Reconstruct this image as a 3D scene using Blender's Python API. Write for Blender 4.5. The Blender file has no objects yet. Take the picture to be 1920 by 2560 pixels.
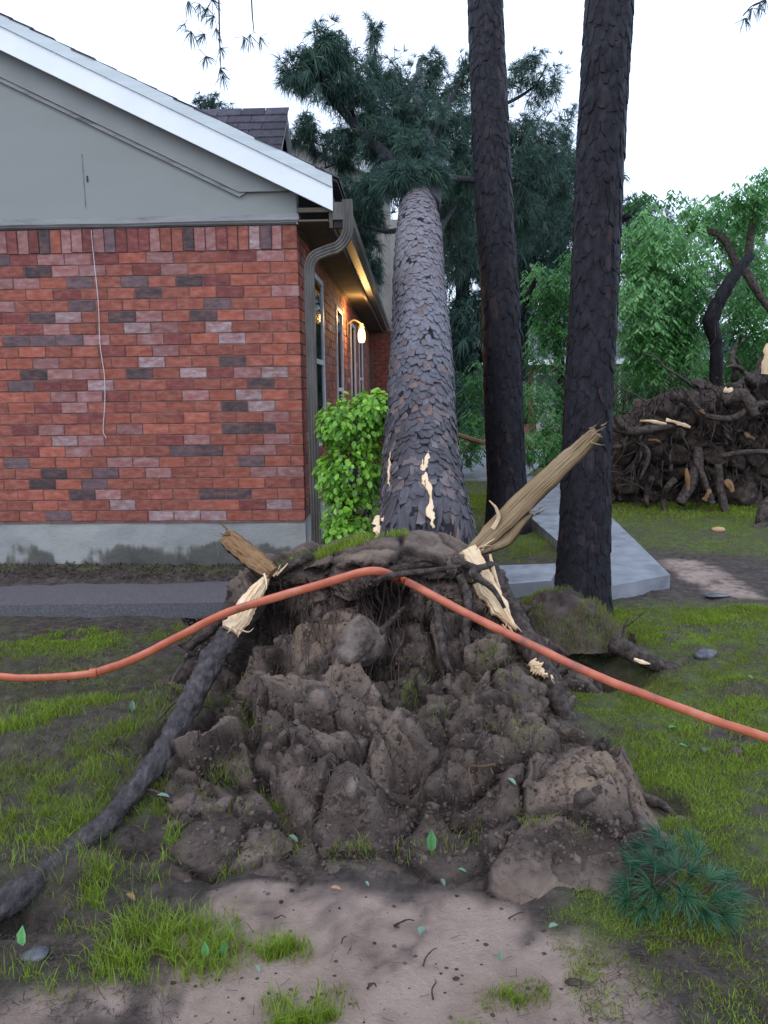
import bpy, math, random
import numpy as np
from mathutils import Matrix, Vector, Euler
R = np.random.RandomState(7); random.seed(7)
S = bpy.context.scene; COL = S.collection
rad = math.radians
# ---------------------------------------------------------------- camera
FPX = 1850.0; CZ = 1.4; PITCH = 9.2; ROLL = -0.65
cd = bpy.data.cameras.new('camera'); cam = bpy.data.objects.new('camera', cd); COL.objects.link(cam)
cd.sensor_fit = 'VERTICAL'; cd.sensor_height = 36.0; cd.lens = 36.0 * FPX / 2560.0
cd.clip_start = 0.05; cd.clip_end = 900
MC = Matrix.Rotation(rad(90 - PITCH), 4, 'X') @ Matrix.Rotation(rad(ROLL), 4, 'Z')
cam.matrix_world = Matrix.Translation((0, 0, CZ)) @ MC
S.camera = cam
# ---------------------------------------------------------------- sky and light (overcast dusk)
W = bpy.data.worlds.new('World'); S.world = W; W.use_nodes = True
wn = W.node_tree.nodes; wl = W.node_tree.links
for n in list(wn): wn.remove(n)
wo = wn.new('ShaderNodeOutputWorld'); ad = wn.new('ShaderNodeAddShader')
b1 = wn.new('ShaderNodeBackground'); b2 = wn.new('ShaderNodeBackground')
sk = wn.new('ShaderNodeTexSky'); sk.sky_type = 'NISHITA'; sk.sun_disc = False
sk.sun_elevation = rad(50); sk.sun_rotation = rad(215)
wl.new(sk.outputs[0], b1.inputs[0]); b1.inputs[1].default_value = 0.05
wnz = wn.new('ShaderNodeTexNoise'); wnz.inputs['Scale'].default_value = 1.6; wnz.inputs['Detail'].default_value = 3
wr = wn.new('ShaderNodeValToRGB'); wr.color_ramp.elements[0].color = (.71, .84, 1.12, 1); wr.color_ramp.elements[1].color = (.80, .91, 1.13, 1)
wr.color_ramp.elements[0].position = .35; wr.color_ramp.elements[1].position = .65
wl.new(wnz.outputs[0], wr.inputs[0]); wl.new(wr.outputs[0], b2.inputs[0]); b2.inputs[1].default_value = 1.32
wl.new(b1.outputs[0], ad.inputs[0]); wl.new(b2.outputs[0], ad.inputs[1]); wl.new(ad.outputs[0], wo.inputs[0])
sd = bpy.data.lights.new('sun', 'SUN'); sd.energy = 0.7; sd.angle = rad(35); sd.color = (1, .98, .96)
so = bpy.data.objects.new('sun', sd); COL.objects.link(so); so.rotation_euler = (rad(38), 0, rad(-35))
S.view_settings.view_transform = 'Standard'; S.view_settings.look = 'None'
S.view_settings.exposure = 0.2; S.view_settings.gamma = 1.0; S.view_settings.use_curve_mapping = False
S.render.engine = 'CYCLES'; S.cycles.use_denoising = True; S.cycles.max_bounces = 6
S.cycles.diffuse_bounces = 3; S.cycles.glossy_bounces = 3; S.cycles.transparent_max_bounces = 12
# ---------------------------------------------------------------- pixel <-> world (to measure where things stand)
MCN = np.array(MC.to_3x3())
def ray(px, py):
    return MCN @ np.array([(px - 960) / FPX, -(py - 1280) / FPX, -1.0])
def P(px, py, Y):
    d = ray(px, py); d = d / d[1] * Y; return np.array([d[0], d[1], d[2] + CZ])
def G(px, py, z=0.0):
    d = ray(px, py); t = (z - CZ) / d[2]; return np.array([d[0] * t, d[1] * t, z])
def proj(V):
    v = (np.asarray(V, float) - np.array([0, 0, CZ])) @ MCN
    w = np.minimum(v[..., 2], -1e-3)
    return 960 + FPX * v[..., 0] / -w, 1280 - FPX * v[..., 1] / -w
# ---------------------------------------------------------------- numpy noise
def _h(ix, iy, iz, s):
    n = (ix * 374761393 + iy * 668265263 + iz * 2147483647 + s * 974711) & 0xffffffff
    n = ((n ^ (n >> 13)) * 1274126177) & 0xffffffff
    n = n ^ (n >> 16)
    n = ((n * 2246822519) & 0xffffffff); n = n ^ (n >> 13)
    return n / 4294967296.0
def vnoise(p, s=0):
    p = np.asarray(p, float); i = np.floor(p).astype(np.int64); f = p - i; f = f * f * f * (f * (f * 6 - 15) + 10)
    o = 0
    for a in (0, 1):
        for b in (0, 1):
            for c in (0, 1):
                w = (f[:, 0] if a else 1 - f[:, 0]) * (f[:, 1] if b else 1 - f[:, 1]) * (f[:, 2] if c else 1 - f[:, 2])
                o = o + w * _h(i[:, 0] + a, i[:, 1] + b, i[:, 2] + c, s)
    return o * 2 - 1
def fbm(p, o=4, s=0, g=.5):
    p = np.asarray(p, float); r = 0; a = 1; t = 0
    for k in range(o):
        r = r + a * vnoise(p * (2.03 ** k) + k * 17.3, s + k); t += a; a *= g
    return r / t
def worley(p, s=0):
    p = np.asarray(p, float); i = np.floor(p).astype(np.int64); d1 = np.full(len(p), 9.); d2 = np.full(len(p), 9.)
    idv = np.zeros(len(p))
    for a in (-1, 0, 1):
        for b in (-1, 0, 1):
            for c in (-1, 0, 1):
                q = i + np.array([a, b, c])
                hx = _h(q[:, 0], q[:, 1], q[:, 2], s); hy = _h(q[:, 0], q[:, 1], q[:, 2], s + 5); hz = _h(q[:, 0], q[:, 1], q[:, 2], s + 11)
                d = np.sqrt((q[:, 0] + hx - p[:, 0]) ** 2 + (q[:, 1] + hy - p[:, 1]) ** 2 + (q[:, 2] + hz - p[:, 2]) ** 2)
                m = d < d1
                d2 = np.where(m, d1, np.minimum(d2, d)); idv = np.where(m, hx, idv); d1 = np.where(m, d, d1)
    return d1, d2, idv
def slabs(p, s=0, tilt=1.0):
    """random tilted facets: offset plus a random gradient in every cell"""
    p = np.asarray(p, float); i = np.floor(p).astype(np.int64); d1 = np.full(len(p), 9.); d2 = np.full(len(p), 9.); val = np.zeros(len(p)); idv = np.zeros(len(p))
    for a in (-1, 0, 1):
        for b in (-1, 0, 1):
            for c in (-1, 0, 1):
                q = i + np.array([a, b, c]); H = [_h(q[:, 0], q[:, 1], q[:, 2], s + k) for k in (0, 5, 11, 17, 23, 29, 31)]
                dx, dy, dz = p[:, 0] - q[:, 0] - H[0], p[:, 1] - q[:, 1] - H[1], p[:, 2] - q[:, 2] - H[2]; d = np.sqrt(dx ** 2 + dy ** 2 + dz ** 2)
                v = (H[3] - .5) + tilt * (dx * (H[4] - .5) + dy * (H[5] - .5) + dz * (H[6] - .5)) * 2
                m = d < d1; d2 = np.where(m, d1, np.minimum(d2, d)); val = np.where(m, v, val); idv = np.where(m, H[3], idv); d1 = np.where(m, d, d1)
    return val, d2 - d1, idv
def sstep(a, b, x):
    t = np.clip((x - a) / (b - a), 0, 1); return t * t * (3 - 2 * t)
# ---------------------------------------------------------------- mesh helpers
MWI = {}
def thing(name, label, cat, loc=(0, 0, 0), rz=0.0, group=None):
    o = bpy.data.objects.new(name, None); COL.objects.link(o); o.empty_display_size = .2
    o.location = loc; o.rotation_euler = (0, 0, rz); o['label'] = label; o['category'] = cat
    if group: o['group'] = group
    MWI[o.name] = (Matrix.Translation(loc) @ Matrix.Rotation(rz, 4, 'Z')).inverted()
    return o
def mesh(name, V, F, mats, tone=None, smooth=False, mi=None):
    V = np.asarray(V, np.float32).reshape(-1, 3)
    FL = F if isinstance(F, list) and len(F) and isinstance(F[0], np.ndarray) and F[0].ndim == 2 else [np.asarray(F)]
    m = bpy.data.meshes.new(name); m.vertices.add(len(V)); m.vertices.foreach_set('co', V.ravel())
    tot = np.concatenate([np.full(len(f), f.shape[1]) for f in FL]); idx = np.concatenate([f.ravel() for f in FL]).astype(np.int32)
    st = np.concatenate([[0], np.cumsum(tot)[:-1]]).astype(np.int32)
    m.loops.add(len(idx)); m.loops.foreach_set('vertex_index', idx)
    m.polygons.add(len(tot)); m.polygons.foreach_set('loop_start', st); m.polygons.foreach_set('loop_total', tot.astype(np.int32))
    m.polygons.foreach_set('use_smooth', np.full(len(tot), bool(smooth)))
    for mm in (mats if isinstance(mats, (list, tuple)) else [mats]): m.materials.append(mm)
    if mi is not None: m.polygons.foreach_set('material_index', np.asarray(mi, np.int32))
    if tone is not None:
        a = m.attributes.new('tone', 'FLOAT', 'POINT'); a.data.foreach_set('value', np.asarray(tone, np.float32))
    m.update(calc_edges=True)
    return m
def link(name, m, parent=None):
    o = bpy.data.objects.new(name, m); COL.objects.link(o)
    if parent is not None:
        o.parent = parent; MWI[o.name] = MWI.get(parent.name, Matrix())
    else: MWI[o.name] = Matrix()
    return o
def mk(name, V, F, mats, parent=None, tone=None, smooth=False, world=True, mi=None, **pr):
    """world=True: V is in world space and is moved into the parent's space"""
    V = np.asarray(V, float).reshape(-1, 3)
    if parent is not None and world:
        M = np.array(MWI[parent.name]); V = V @ M[:3, :3].T + M[:3, 3]
    o = link(name, mesh(name, V, F, mats, tone, smooth, mi), parent)
    for k, v in pr.items(): o[k] = v
    return o
class B:
    """collects polygons of any size"""
    def __init__(s): s.V = []; s.F = {3: [], 4: []}; s.n = 0; s.T = []
    def add(s, V, F, tone=0.5):
        V = np.asarray(V, float).reshape(-1, 3)
        for f in (F if isinstance(F, list) and len(F) and isinstance(F[0], np.ndarray) and F[0].ndim == 2 else [np.asarray(F)]):
            s.F[f.shape[1]].append(f + s.n)
        s.V.append(V); s.n += len(V); s.T.append(np.broadcast_to(np.asarray(tone, float), (len(V),)))
    def get(s):
        F = [np.concatenate(v) for v in s.F.values() if v]
        return np.concatenate(s.V), F, np.concatenate(s.T)
    def make(s, name, mats, parent=None, **k):
        V, F, T = s.get(); return mk(name, V, F, mats, parent, tone=T, **k)
BOXF = np.array([[0, 3, 2, 1], [4, 5, 6, 7], [0, 1, 5, 4], [1, 2, 6, 5], [2, 3, 7, 6], [3, 0, 4, 7]])
def boxv(a, b):
    x0, y0, z0 = a; x1, y1, z1 = b
    return np.array([[x0, y0, z0], [x1, y0, z0], [x1, y1, z0], [x0, y1, z0], [x0, y0, z1], [x1, y0, z1], [x1, y1, z1], [x0, y1, z1]], float)
def box(name, a, b, m, parent=None, world=False, **k): return mk(name, boxv(a, b), BOXF, m, parent, world=world, **k)
def prism(poly, y0, y1, axis='y'):
    """extrude an (x,z) outline along y"""
    n = len(poly); a = np.array([[p[0], y0, p[1]] for p in poly]); b = np.array([[p[0], y1, p[1]] for p in poly])
    V = np.concatenate([a, b]); i = np.arange(n); j = (i + 1) % n
    side = np.stack([i, j, j + n, i + n], 1)
    cen = np.array([a.mean(0), b.mean(0)]); V = np.concatenate([V, cen])
    c1 = np.stack([j, i, np.full(n, 2 * n)], 1); c2 = np.stack([i + n, j + n, np.full(n, 2 * n + 1)], 1)
    return V, [side, c1, c2]
def smoothpath(pts, n):
    pts = np.asarray(pts, float); k = len(pts)
    if k < 3:
        t = np.linspace(0, 1, n)[:, None]; return pts[0] * (1 - t) + pts[-1] * t
    q = np.vstack([2 * pts[0] - pts[1], pts, 2 * pts[-1] - pts[-2]])
    t = np.linspace(0, k - 1 - 1e-9, n); i = t.astype(int); f = (t - i)[:, None]
    a, b, c, d = q[i], q[i + 1], q[i + 2], q[i + 3]
    return .5 * (2 * b + (c - a) * f + (2 * a - 5 * b + 4 * c - d) * f ** 2 + (3 * b - a - 3 * c + d) * f ** 3)
def frames(pts):
    t = np.gradient(pts, axis=0); t /= np.linalg.norm(t, axis=1)[:, None] + 1e-12
    u = np.cross(t, [0.13, -1.0, 0.07]); bad = np.linalg.norm(u, axis=1) < .25
    u[bad] = np.cross(t[bad], [1.0, 0, .1]); u /= np.linalg.norm(u, axis=1)[:, None]
    w = np.cross(u, t); return t, u, w
def tube(pts, r, seg=8, cap=True, flat=1.0, rough=0.0, seed=0, fr=None):
    pts = np.asarray(pts, float); n = len(pts); r = np.broadcast_to(np.asarray(r, float), (n,))
    t, u, w = frames(pts); a = np.linspace(0, 2 * math.pi, seg, endpoint=False)
    V = pts[:, None] + r[:, None, None] * (np.cos(a)[None, :, None] * u[:, None] + flat * np.sin(a)[None, :, None] * w[:, None])
    V = V.reshape(-1, 3)
    if rough:
        c = np.repeat(pts, seg, 0); d = V - c
        V = c + d * (1 + rough * (.6 * fbm(V / (np.mean(r) * 1.6) + seed, 3, seed) + .55 * fbm(V / (np.mean(r) * .45) + seed, 3, seed + 4)))[:, None]
    i = np.arange(n - 1)[:, None] * seg; j = np.arange(seg)[None]; j2 = (j + 1) % seg
    F = [np.stack([i + j, i + j2, i + seg + j2, i + seg + j], -1).reshape(-1, 4)]
    if cap:
        V = np.vstack([V, pts[0], pts[-1]]); k = np.arange(seg); k2 = (k + 1) % seg; e = (n - 1) * seg
        F.append(np.concatenate([np.stack([k2, k, np.full(seg, n * seg)], 1), np.stack([e + k, e + k2, np.full(seg, n * seg + 1)], 1)]))
    return V, F
def gridF(nu, nv):
    i = np.arange(nv - 1)[:, None] * nu; j = np.arange(nu - 1)[None]
    return np.stack([i + j, i + j + 1, i + nu + j + 1, i + nu + j], -1).reshape(-1, 4)
def normals_grid(V, nu, nv):
    g = V.reshape(nv, nu, 3); n = np.cross(np.gradient(g, axis=1), np.gradient(g, axis=0)); n /= np.linalg.norm(n, axis=2)[..., None] + 1e-12
    return n.reshape(-1, 3)
def ico(sub=2):
    import bmesh
    bm = bmesh.new(); bmesh.ops.create_icosphere(bm, subdivisions=sub, radius=1)
    V = np.array([v.co[:] for v in bm.verts]); F = np.array([[v.index for v in f.verts] for f in bm.faces]); bm.free(); return V, F
ICO1, ICO2, ICO3 = ico(1), ico(2), ico(3)
def rotz(a): c, s = math.cos(a), math.sin(a); return np.array([[c, -s, 0], [s, c, 0], [0, 0, 1]])
def rrot():
    q = R.normal(size=4); q /= np.linalg.norm(q); a, b, c, d = q
    return np.array([[a*a+b*b-c*c-d*d, 2*(b*c-a*d), 2*(b*d+a*c)], [2*(b*c+a*d), a*a-b*b+c*c-d*d, 2*(c*d-a*b)], [2*(b*d-a*c), 2*(c*d+a*b), a*a-b*b-c*c+d*d]])
# ---------------------------------------------------------------- materials
def mat(name, cols, scale=8, detail=6, rough=.8, bump=.3, bscale=None, bdist=.01, tone=False, tonecols=None, stretch=(1, 1, 1),
        spec=.3, rnd=0.0, trans=0.0, mixamt=.6, rrange=None, lo=.35, hi=.65, distort=0.0):
    m = bpy.data.materials.new(name); m.use_nodes = True; N = m.node_tree.nodes; L = m.node_tree.links
    b = N['Principled BSDF']; b.inputs['Specular IOR Level'].default_value = spec; b.inputs['Roughness'].default_value = rough
    tc = N.new('ShaderNodeTexCoord'); mp = N.new('ShaderNodeMapping'); mp.inputs['Scale'].default_value = stretch; L.new(tc.outputs['Object'], mp.inputs[0])
    nz = N.new('ShaderNodeTexNoise'); nz.inputs['Scale'].default_value = scale; nz.inputs['Detail'].default_value = detail; nz.inputs['Roughness'].default_value = .6
    nz.inputs['Distortion'].default_value = distort
    L.new(mp.outputs[0], nz.inputs[0])
    rp = N.new('ShaderNodeValToRGB'); e = rp.color_ramp.elements; e[0].position = lo; e[1].position = hi
    for k in range(len(cols) - 2): e.new(lo + (hi - lo) * (k + 1) / (len(cols) - 1))
    for k, c in enumerate(cols): e[k].color = (*c, 1)
    L.new(nz.outputs[0], rp.inputs[0]); out = rp.outputs[0]
    if tonecols:
        at = N.new('ShaderNodeAttribute'); at.attribute_name = 'tone'
        r2 = N.new('ShaderNodeValToRGB'); e = r2.color_ramp.elements; e[0].position = 0; e[1].position = 1
        for k in range(len(tonecols) - 2): e.new((k + 1) / (len(tonecols) - 1))
        for k, c in enumerate(tonecols): e[k].color = (*c, 1)
        L.new(at.outputs['Fac'], r2.inputs[0])
        mx = N.new('ShaderNodeMix'); mx.data_type = 'RGBA'; mx.inputs[0].default_value = mixamt
        L.new(out, mx.inputs[6]); L.new(r2.outputs[0], mx.inputs[7]); out = mx.outputs[2]
    if rnd:
        oi = N.new('ShaderNodeObjectInfo'); mr = N.new('ShaderNodeMapRange'); mr.inputs[3].default_value = 1 - rnd; mr.inputs[4].default_value = 1 + rnd
        L.new(oi.outputs['Random'], mr.inputs[0]); hs = N.new('ShaderNodeHueSaturation'); L.new(mr.outputs[0], hs.inputs['Value']); L.new(out, hs.inputs['Color']); out = hs.outputs[0]
    L.new(out, b.inputs['Base Color'])
    if rrange:
        mr = N.new('ShaderNodeMapRange'); mr.inputs[1].default_value = .3; mr.inputs[2].default_value = .7; mr.inputs[3].default_value = rrange[0]; mr.inputs[4].default_value = rrange[1]
        n3 = N.new('ShaderNodeTexNoise'); n3.inputs['Scale'].default_value = scale * .7; L.new(mp.outputs[0], n3.inputs[0]); L.new(n3.outputs[0], mr.inputs[0]); L.new(mr.outputs[0], b.inputs['Roughness'])
    if bump:
        n2 = N.new('ShaderNodeTexNoise'); n2.inputs['Scale'].default_value = bscale or scale * 3; n2.inputs['Detail'].default_value = 8; n2.inputs['Roughness'].default_value = .65; L.new(mp.outputs[0], n2.inputs[0])
        bp = N.new('ShaderNodeBump'); bp.inputs['Strength'].default_value = bump; bp.inputs['Distance'].default_value = bdist; L.new(n2.outputs[0], bp.inputs['Height']); L.new(bp.outputs[0], b.inputs['Normal'])
    if trans:
        tr = N.new('ShaderNodeBsdfTranslucent'); L.new(out, tr.inputs[0]); ms = N.new('ShaderNodeMixShader'); ms.inputs[0].default_value = trans
        L.new(b.outputs[0], ms.inputs[1]); L.new(tr.outputs[0], ms.inputs[2]); L.new(ms.outputs[0], N['Material Output'].inputs[0])
    return m
M = {}
M['mortar'] = mat('mortar', [(.14, .065, .05), (.20, .115, .095)], 20, bump=.6)
def bm_(n, a, b, c, **k): return mat(n, [a, b, c], 14, rough=.75, bump=.55, bscale=70, bdist=.004, rnd=.16, spec=.25, stretch=(1, 1, 2.2), **k)
M['b_red'] = bm_('brick_red', (.19, .056, .040), (.27, .083, .056), (.32, .125, .095))
M['b_orange'] = bm_('brick_orange', (.24, .068, .045), (.33, .095, .06), (.37, .14, .10))
M['b_wine'] = bm_('brick_wine', (.14, .042, .038), (.20, .056, .047), (.25, .09, .078))
M['b_pink'] = bm_('brick_pink', (.24, .085, .07), (.29, .13, .115), (.32, .20, .19))
M['b_pale'] = bm_('brick_pale', (.26, .11, .095), (.32, .20, .19), (.38, .31, .31))
M['b_dark'] = bm_('brick_charcoal', (.05, .036, .038), (.085, .056, .056), (.16, .078, .066))
M['b_grey'] = bm_('brick_grey', (.09, .055, .058), (.13, .085, .088), (.19, .10, .095))
M['foundation'] = mat('foundation_concrete', [(.10, .095, .08), (.25, .25, .24), (.33, .33, .32), (.40, .36, .28)], 4, stretch=(1, 1, .6), bump=.5, bscale=40, lo=.25, hi=.72)
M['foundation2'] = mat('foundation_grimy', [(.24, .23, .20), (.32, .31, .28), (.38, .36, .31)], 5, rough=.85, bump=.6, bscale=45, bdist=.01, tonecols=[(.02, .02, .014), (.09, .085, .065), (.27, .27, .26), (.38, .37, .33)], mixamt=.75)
M['siding'] = mat('siding_paint', [(.265, .27, .25), (.275, .28, .26)], 9, rough=.9, bump=.0, spec=.1, stretch=(.3, 1, 1))
M['trim'] = mat('trim_paint', [(.235, .235, .218), (.265, .265, .247)], 4, rough=.55, bump=.1)
M['oldtrim'] = mat('weathered_trim_paint', [(.10, .09, .085), (.24, .235, .225), (.28, .275, .265)], 7, rough=.7, bump=.5, stretch=(.35, 1, 2.5), lo=.3, hi=.6)
M['white'] = mat('white_fascia_paint', [(.82, .83, .84), (.88, .89, .90)], 3, rough=.45, bump=.05)
M['whitegrey'] = mat('drip_edge_paint', [(.54, .59, .58), (.68, .72, .72)], 5, rough=.5, bump=.1, stretch=(.3, 1, 3))
M['shingle'] = mat('shingle_grit', [(.045, .042, .055), (.085, .075, .09)], 18, rough=.9, bump=.7, bscale=150, rnd=.3)
M['nearblack'] = mat('roof_underlay', [(.03, .03, .03), (.05, .05, .05)], 9)  # near-black base under the shingles, also colours the siding knots
M['gutter'] = mat('gutter_paint', [(.05, .043, .036), (.085, .073, .062), (.11, .096, .082)], 9, detail=10, rough=.5, bump=.12, spec=.5, stretch=(2, 2, .4))
M['soffit'] = mat('soffit_paint', [(.10, .085, .068), (.14, .12, .097)], 5, rough=.95, bump=.1, spec=.05)
M['blackgap'] = mat('dark_wood', [(.02, .018, .016), (.04, .034, .03)], 9)
M['frame'] = mat('window_frame_paint', [(.50, .52, .54), (.58, .60, .62)], 8, rough=.4, bump=.05)
M['blind'] = mat('blind_vinyl', [(.66, .69, .72), (.76, .79, .82)], 4, rough=.5, bump=0)
g = bpy.data.materials.new('window_glass'); g.use_nodes = True; gb = g.node_tree.nodes['Principled BSDF']
gb.inputs['Base Color'].default_value = (.8, .85, .88, 1); gb.inputs['Roughness'].default_value = .03; gb.inputs['Transmission Weight'].default_value = 1; gb.inputs['IOR'].default_value = 1.15
gn = g.node_tree.nodes; gl_ = g.node_tree.links; tr_ = gn.new('ShaderNodeBsdfTransparent'); tr_.inputs[0].default_value = (.9, .94, .95, 1); gs_ = gn.new('ShaderNodeBsdfGlossy'); gs_.inputs['Roughness'].default_value = .04
fr_ = gn.new('ShaderNodeFresnel'); fr_.inputs[0].default_value = 1.22; ms_ = gn.new('ShaderNodeMixShader'); gl_.new(fr_.outputs[0], ms_.inputs[0]); gl_.new(tr_.outputs[0], ms_.inputs[1]); gl_.new(gs_.outputs[0], ms_.inputs[2]); gl_.new(ms_.outputs[0], gn['Material Output'].inputs[0])
M['glass'] = g
def emis(n, c, s):
    m = bpy.data.materials.new(n); m.use_nodes = True; b = m.node_tree.nodes['Principled BSDF']
    b.inputs['Base Color'].default_value = (.8, .7, .5, 1); b.inputs['Emission Color'].default_value = (*c, 1); b.inputs['Emission Strength'].default_value = s; return m
M['bulb'] = emis('lamp_glow', (1, .62, .16), 7.0)
M['brass'] = mat('lamp_metal', [(.10, .07, .04), (.16, .11, .06)], 8, rough=.4, spec=.6, bump=0)
M['bark_f'] = mat('wet_bark_fallen', [(.025, .021, .023), (.07, .06, .066), (.13, .12, .14)], 26, rough=.42, bump=.9, bscale=60, bdist=.008, spec=.35, stretch=(1, .6, .6),
                  tonecols=[(.022, .018, .02), (.06, .052, .058), (.115, .108, .125), (.19, .175, .19), (.125, .075, .062), (.30, .16, .09)], mixamt=.78, rrange=(.4, .7))
M['bark_s'] = mat('wet_bark_standing', [(.006, .005, .006), (.015, .012, .015), (.032, .026, .032)], 30, rough=.6, bump=1.0, bscale=60, bdist=.008, spec=.2, stretch=(1, 1, .5),
                  tonecols=[(.003, .0025, .004), (.0065, .0055, .0085), (.011, .0095, .014), (.018, .016, .022), (.045, .024, .018)], mixamt=.65, rrange=(.5, .85))
M['fissure'] = mat('bark_fissure', [(.006, .005, .006), (.016, .012, .013)], 30, rough=.8, bump=1.0, stretch=(1, 1, .3))
M['rootbark'] = mat('root_bark', [(.016, .011, .009), (.045, .032, .026), (.085, .065, .054), (.14, .11, .092)], 30, detail=12, rough=.75, bump=1.0, bscale=60, bdist=.02, spec=.25, stretch=(1, 1, 1), lo=.3, hi=.7)
M['rootbark_b'] = mat('dark_root_bark', [(.014, .010, .010), (.040, .031, .030), (.075, .062, .062), (.13, .105, .09)], 26, detail=12, lo=.3, hi=.72, rough=.6, bump=1.0, bscale=45, bdist=.02, spec=.45, stretch=(1.6, .7, 1))
M['rootlet'] = mat('fine_root_bark', [(.035, .022, .017), (.09, .062, .05)], 30, rough=.8, bump=.4)
M['wood'] = mat('torn_pale_wood', [(.52, .33, .16), (.78, .58, .36), (.88, .72, .52)], 9, rough=.6, bump=.5, bscale=55, bdist=.004, lo=.25, hi=.7, tonecols=[(.30, .13, .05), (.60, .38, .19), (.74, .55, .34), (.80, .64, .46)], mixamt=.7)
M['woodbrown'] = mat('torn_brown_wood', [(.12, .06, .03), (.20, .11, .05), (.28, .16, .07)], 12, rough=.65, bump=.7, bscale=50, bdist=.005, tonecols=[(.05, .03, .02), (.17, .09, .035), (.24, .13, .055), (.34, .20, .09)], mixamt=.7)
M['plank'] = mat('splintered_sapwood', [(.17, .105, .05), (.27, .185, .10), (.36, .26, .15)], 10, rough=.55, bump=.5, bscale=60, bdist=.004, lo=.3, hi=.7, tonecols=[(.07, .035, .02), (.20, .125, .06), (.28, .195, .105), (.38, .28, .16)], mixamt=.7)
M['soil'] = mat('wet_clay_soil', [(.015, .010, .008), (.062, .043, .034), (.125, .09, .07), (.20, .15, .118)], 13, detail=12, rough=.85, bump=1.0, bscale=70, bdist=.016, spec=.3,
                tonecols=[(.014, .009, .007), (.046, .031, .024), (.112, .080, .062), (.20, .147, .112), (.27, .185, .12)], mixamt=.66, rrange=(.55, .95))
M['clay'] = mat('tan_clay_clod', [(.05, .037, .03), (.125, .095, .077), (.20, .155, .128)], 14, detail=12, rough=.85, bump=1.0, bscale=70, bdist=.016, spec=.25, rnd=.3)
M['clay_d'] = mat('dark_soil_clod', [(.021, .014, .011), (.062, .043, .034), (.125, .09, .071)], 20, detail=12, rough=.85, bump=1.0, bscale=80, bdist=.016, spec=.3, rnd=.3)
M['cable'] = mat('orange_conduit', [(.16, .07, .045), (.40, .095, .045), (.48, .125, .06), (.50, .19, .12)], 9, detail=10, rough=.34, bump=.35, bscale=40, bdist=.003, spec=.5, lo=.28, hi=.72)
M['concrete'] = mat('wet_concrete', [(.16, .17, .185), (.23, .24, .26), (.28, .29, .31)], 6, rough=.5, bump=.35, bscale=120, bdist=.003, spec=.4, rrange=(.3, .7))
M['agg'] = mat('dark_aggregate_concrete', [(.075, .07, .075), (.10, .095, .10), (.14, .135, .14)], 90, rough=.6, bump=.3, bscale=150, bdist=.004)
M['stone'] = mat('wet_dark_stone', [(.03, .03, .038), (.08, .08, .095), (.15, .15, .165)], 16, rough=.45, bump=.8, spec=.5)
M['grass'] = mat('grass_blade', [(.08, .15, .02), (.14, .24, .04)], 5, rough=.5, bump=0, spec=.25, trans=.35,
                 tonecols=[(.24, .17, .06), (.16, .18, .03), (.20, .27, .022), (.24, .36, .032), (.36, .44, .05)], mixamt=.8)
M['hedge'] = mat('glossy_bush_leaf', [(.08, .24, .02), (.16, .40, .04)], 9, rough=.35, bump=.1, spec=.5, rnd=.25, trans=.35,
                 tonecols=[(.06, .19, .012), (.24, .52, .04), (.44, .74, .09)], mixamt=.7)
M['maple'] = mat('broad_leaf_green', [(.04, .14, .03), (.10, .28, .07)], 1.5, rough=.45, bump=0, spec=.4, trans=.4,
                 tonecols=[(.03, .10, .03), (.09, .26, .065), (.19, .43, .14), (.30, .55, .23)], mixamt=.7)
M['needle'] = mat('pine_needles', [(.015, .045, .028), (.035, .085, .05)], 2, rough=.5, bump=0, spec=.3, trans=.2,
                  tonecols=[(.014, .035, .034), (.035, .075, .068), (.065, .13, .10), (.10, .19, .12)], mixamt=.75)
M['sprig'] = mat('fresh_pine_needles', [(.015, .07, .035), (.04, .13, .06)], 2, rough=.4, bump=0, spec=.4, trans=.2,
                 tonecols=[(.010, .045, .024), (.03, .105, .05), (.08, .20, .08)], mixamt=.75)
M['leafgreen'] = mat('fallen_leaf_green', [(.12, .30, .10), (.20, .45, .18)], 20, rough=.4, bump=.1, trans=.3, rnd=.3)
M['leafteal'] = mat('fallen_leaf_pale', [(.13, .22, .15), (.22, .32, .25)], 20, rough=.4, bump=.1, trans=.2, rnd=.2)
M['leafbrown'] = mat('fallen_leaf_brown', [(.20, .10, .05), (.38, .22, .12)], 20, rough=.6, bump=.1, rnd=.3)
M['wire'] = mat('white_wire', [(.55, .52, .52), (.65, .6, .6)], 8, rough=.5, bump=0)
M['farroof'] = mat('far_roof_shingle', [(.10, .10, .12), (.16, .155, .18)], 6, rough=.9, bump=.5)
M['farbrick'] = mat('far_brick', [(.14, .06, .045), (.24, .11, .08)], 10, rough=.9)
M['beige'] = mat('beige_wing_paint', [(.28, .265, .235), (.34, .32, .29)], 4, rough=.7)
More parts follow.
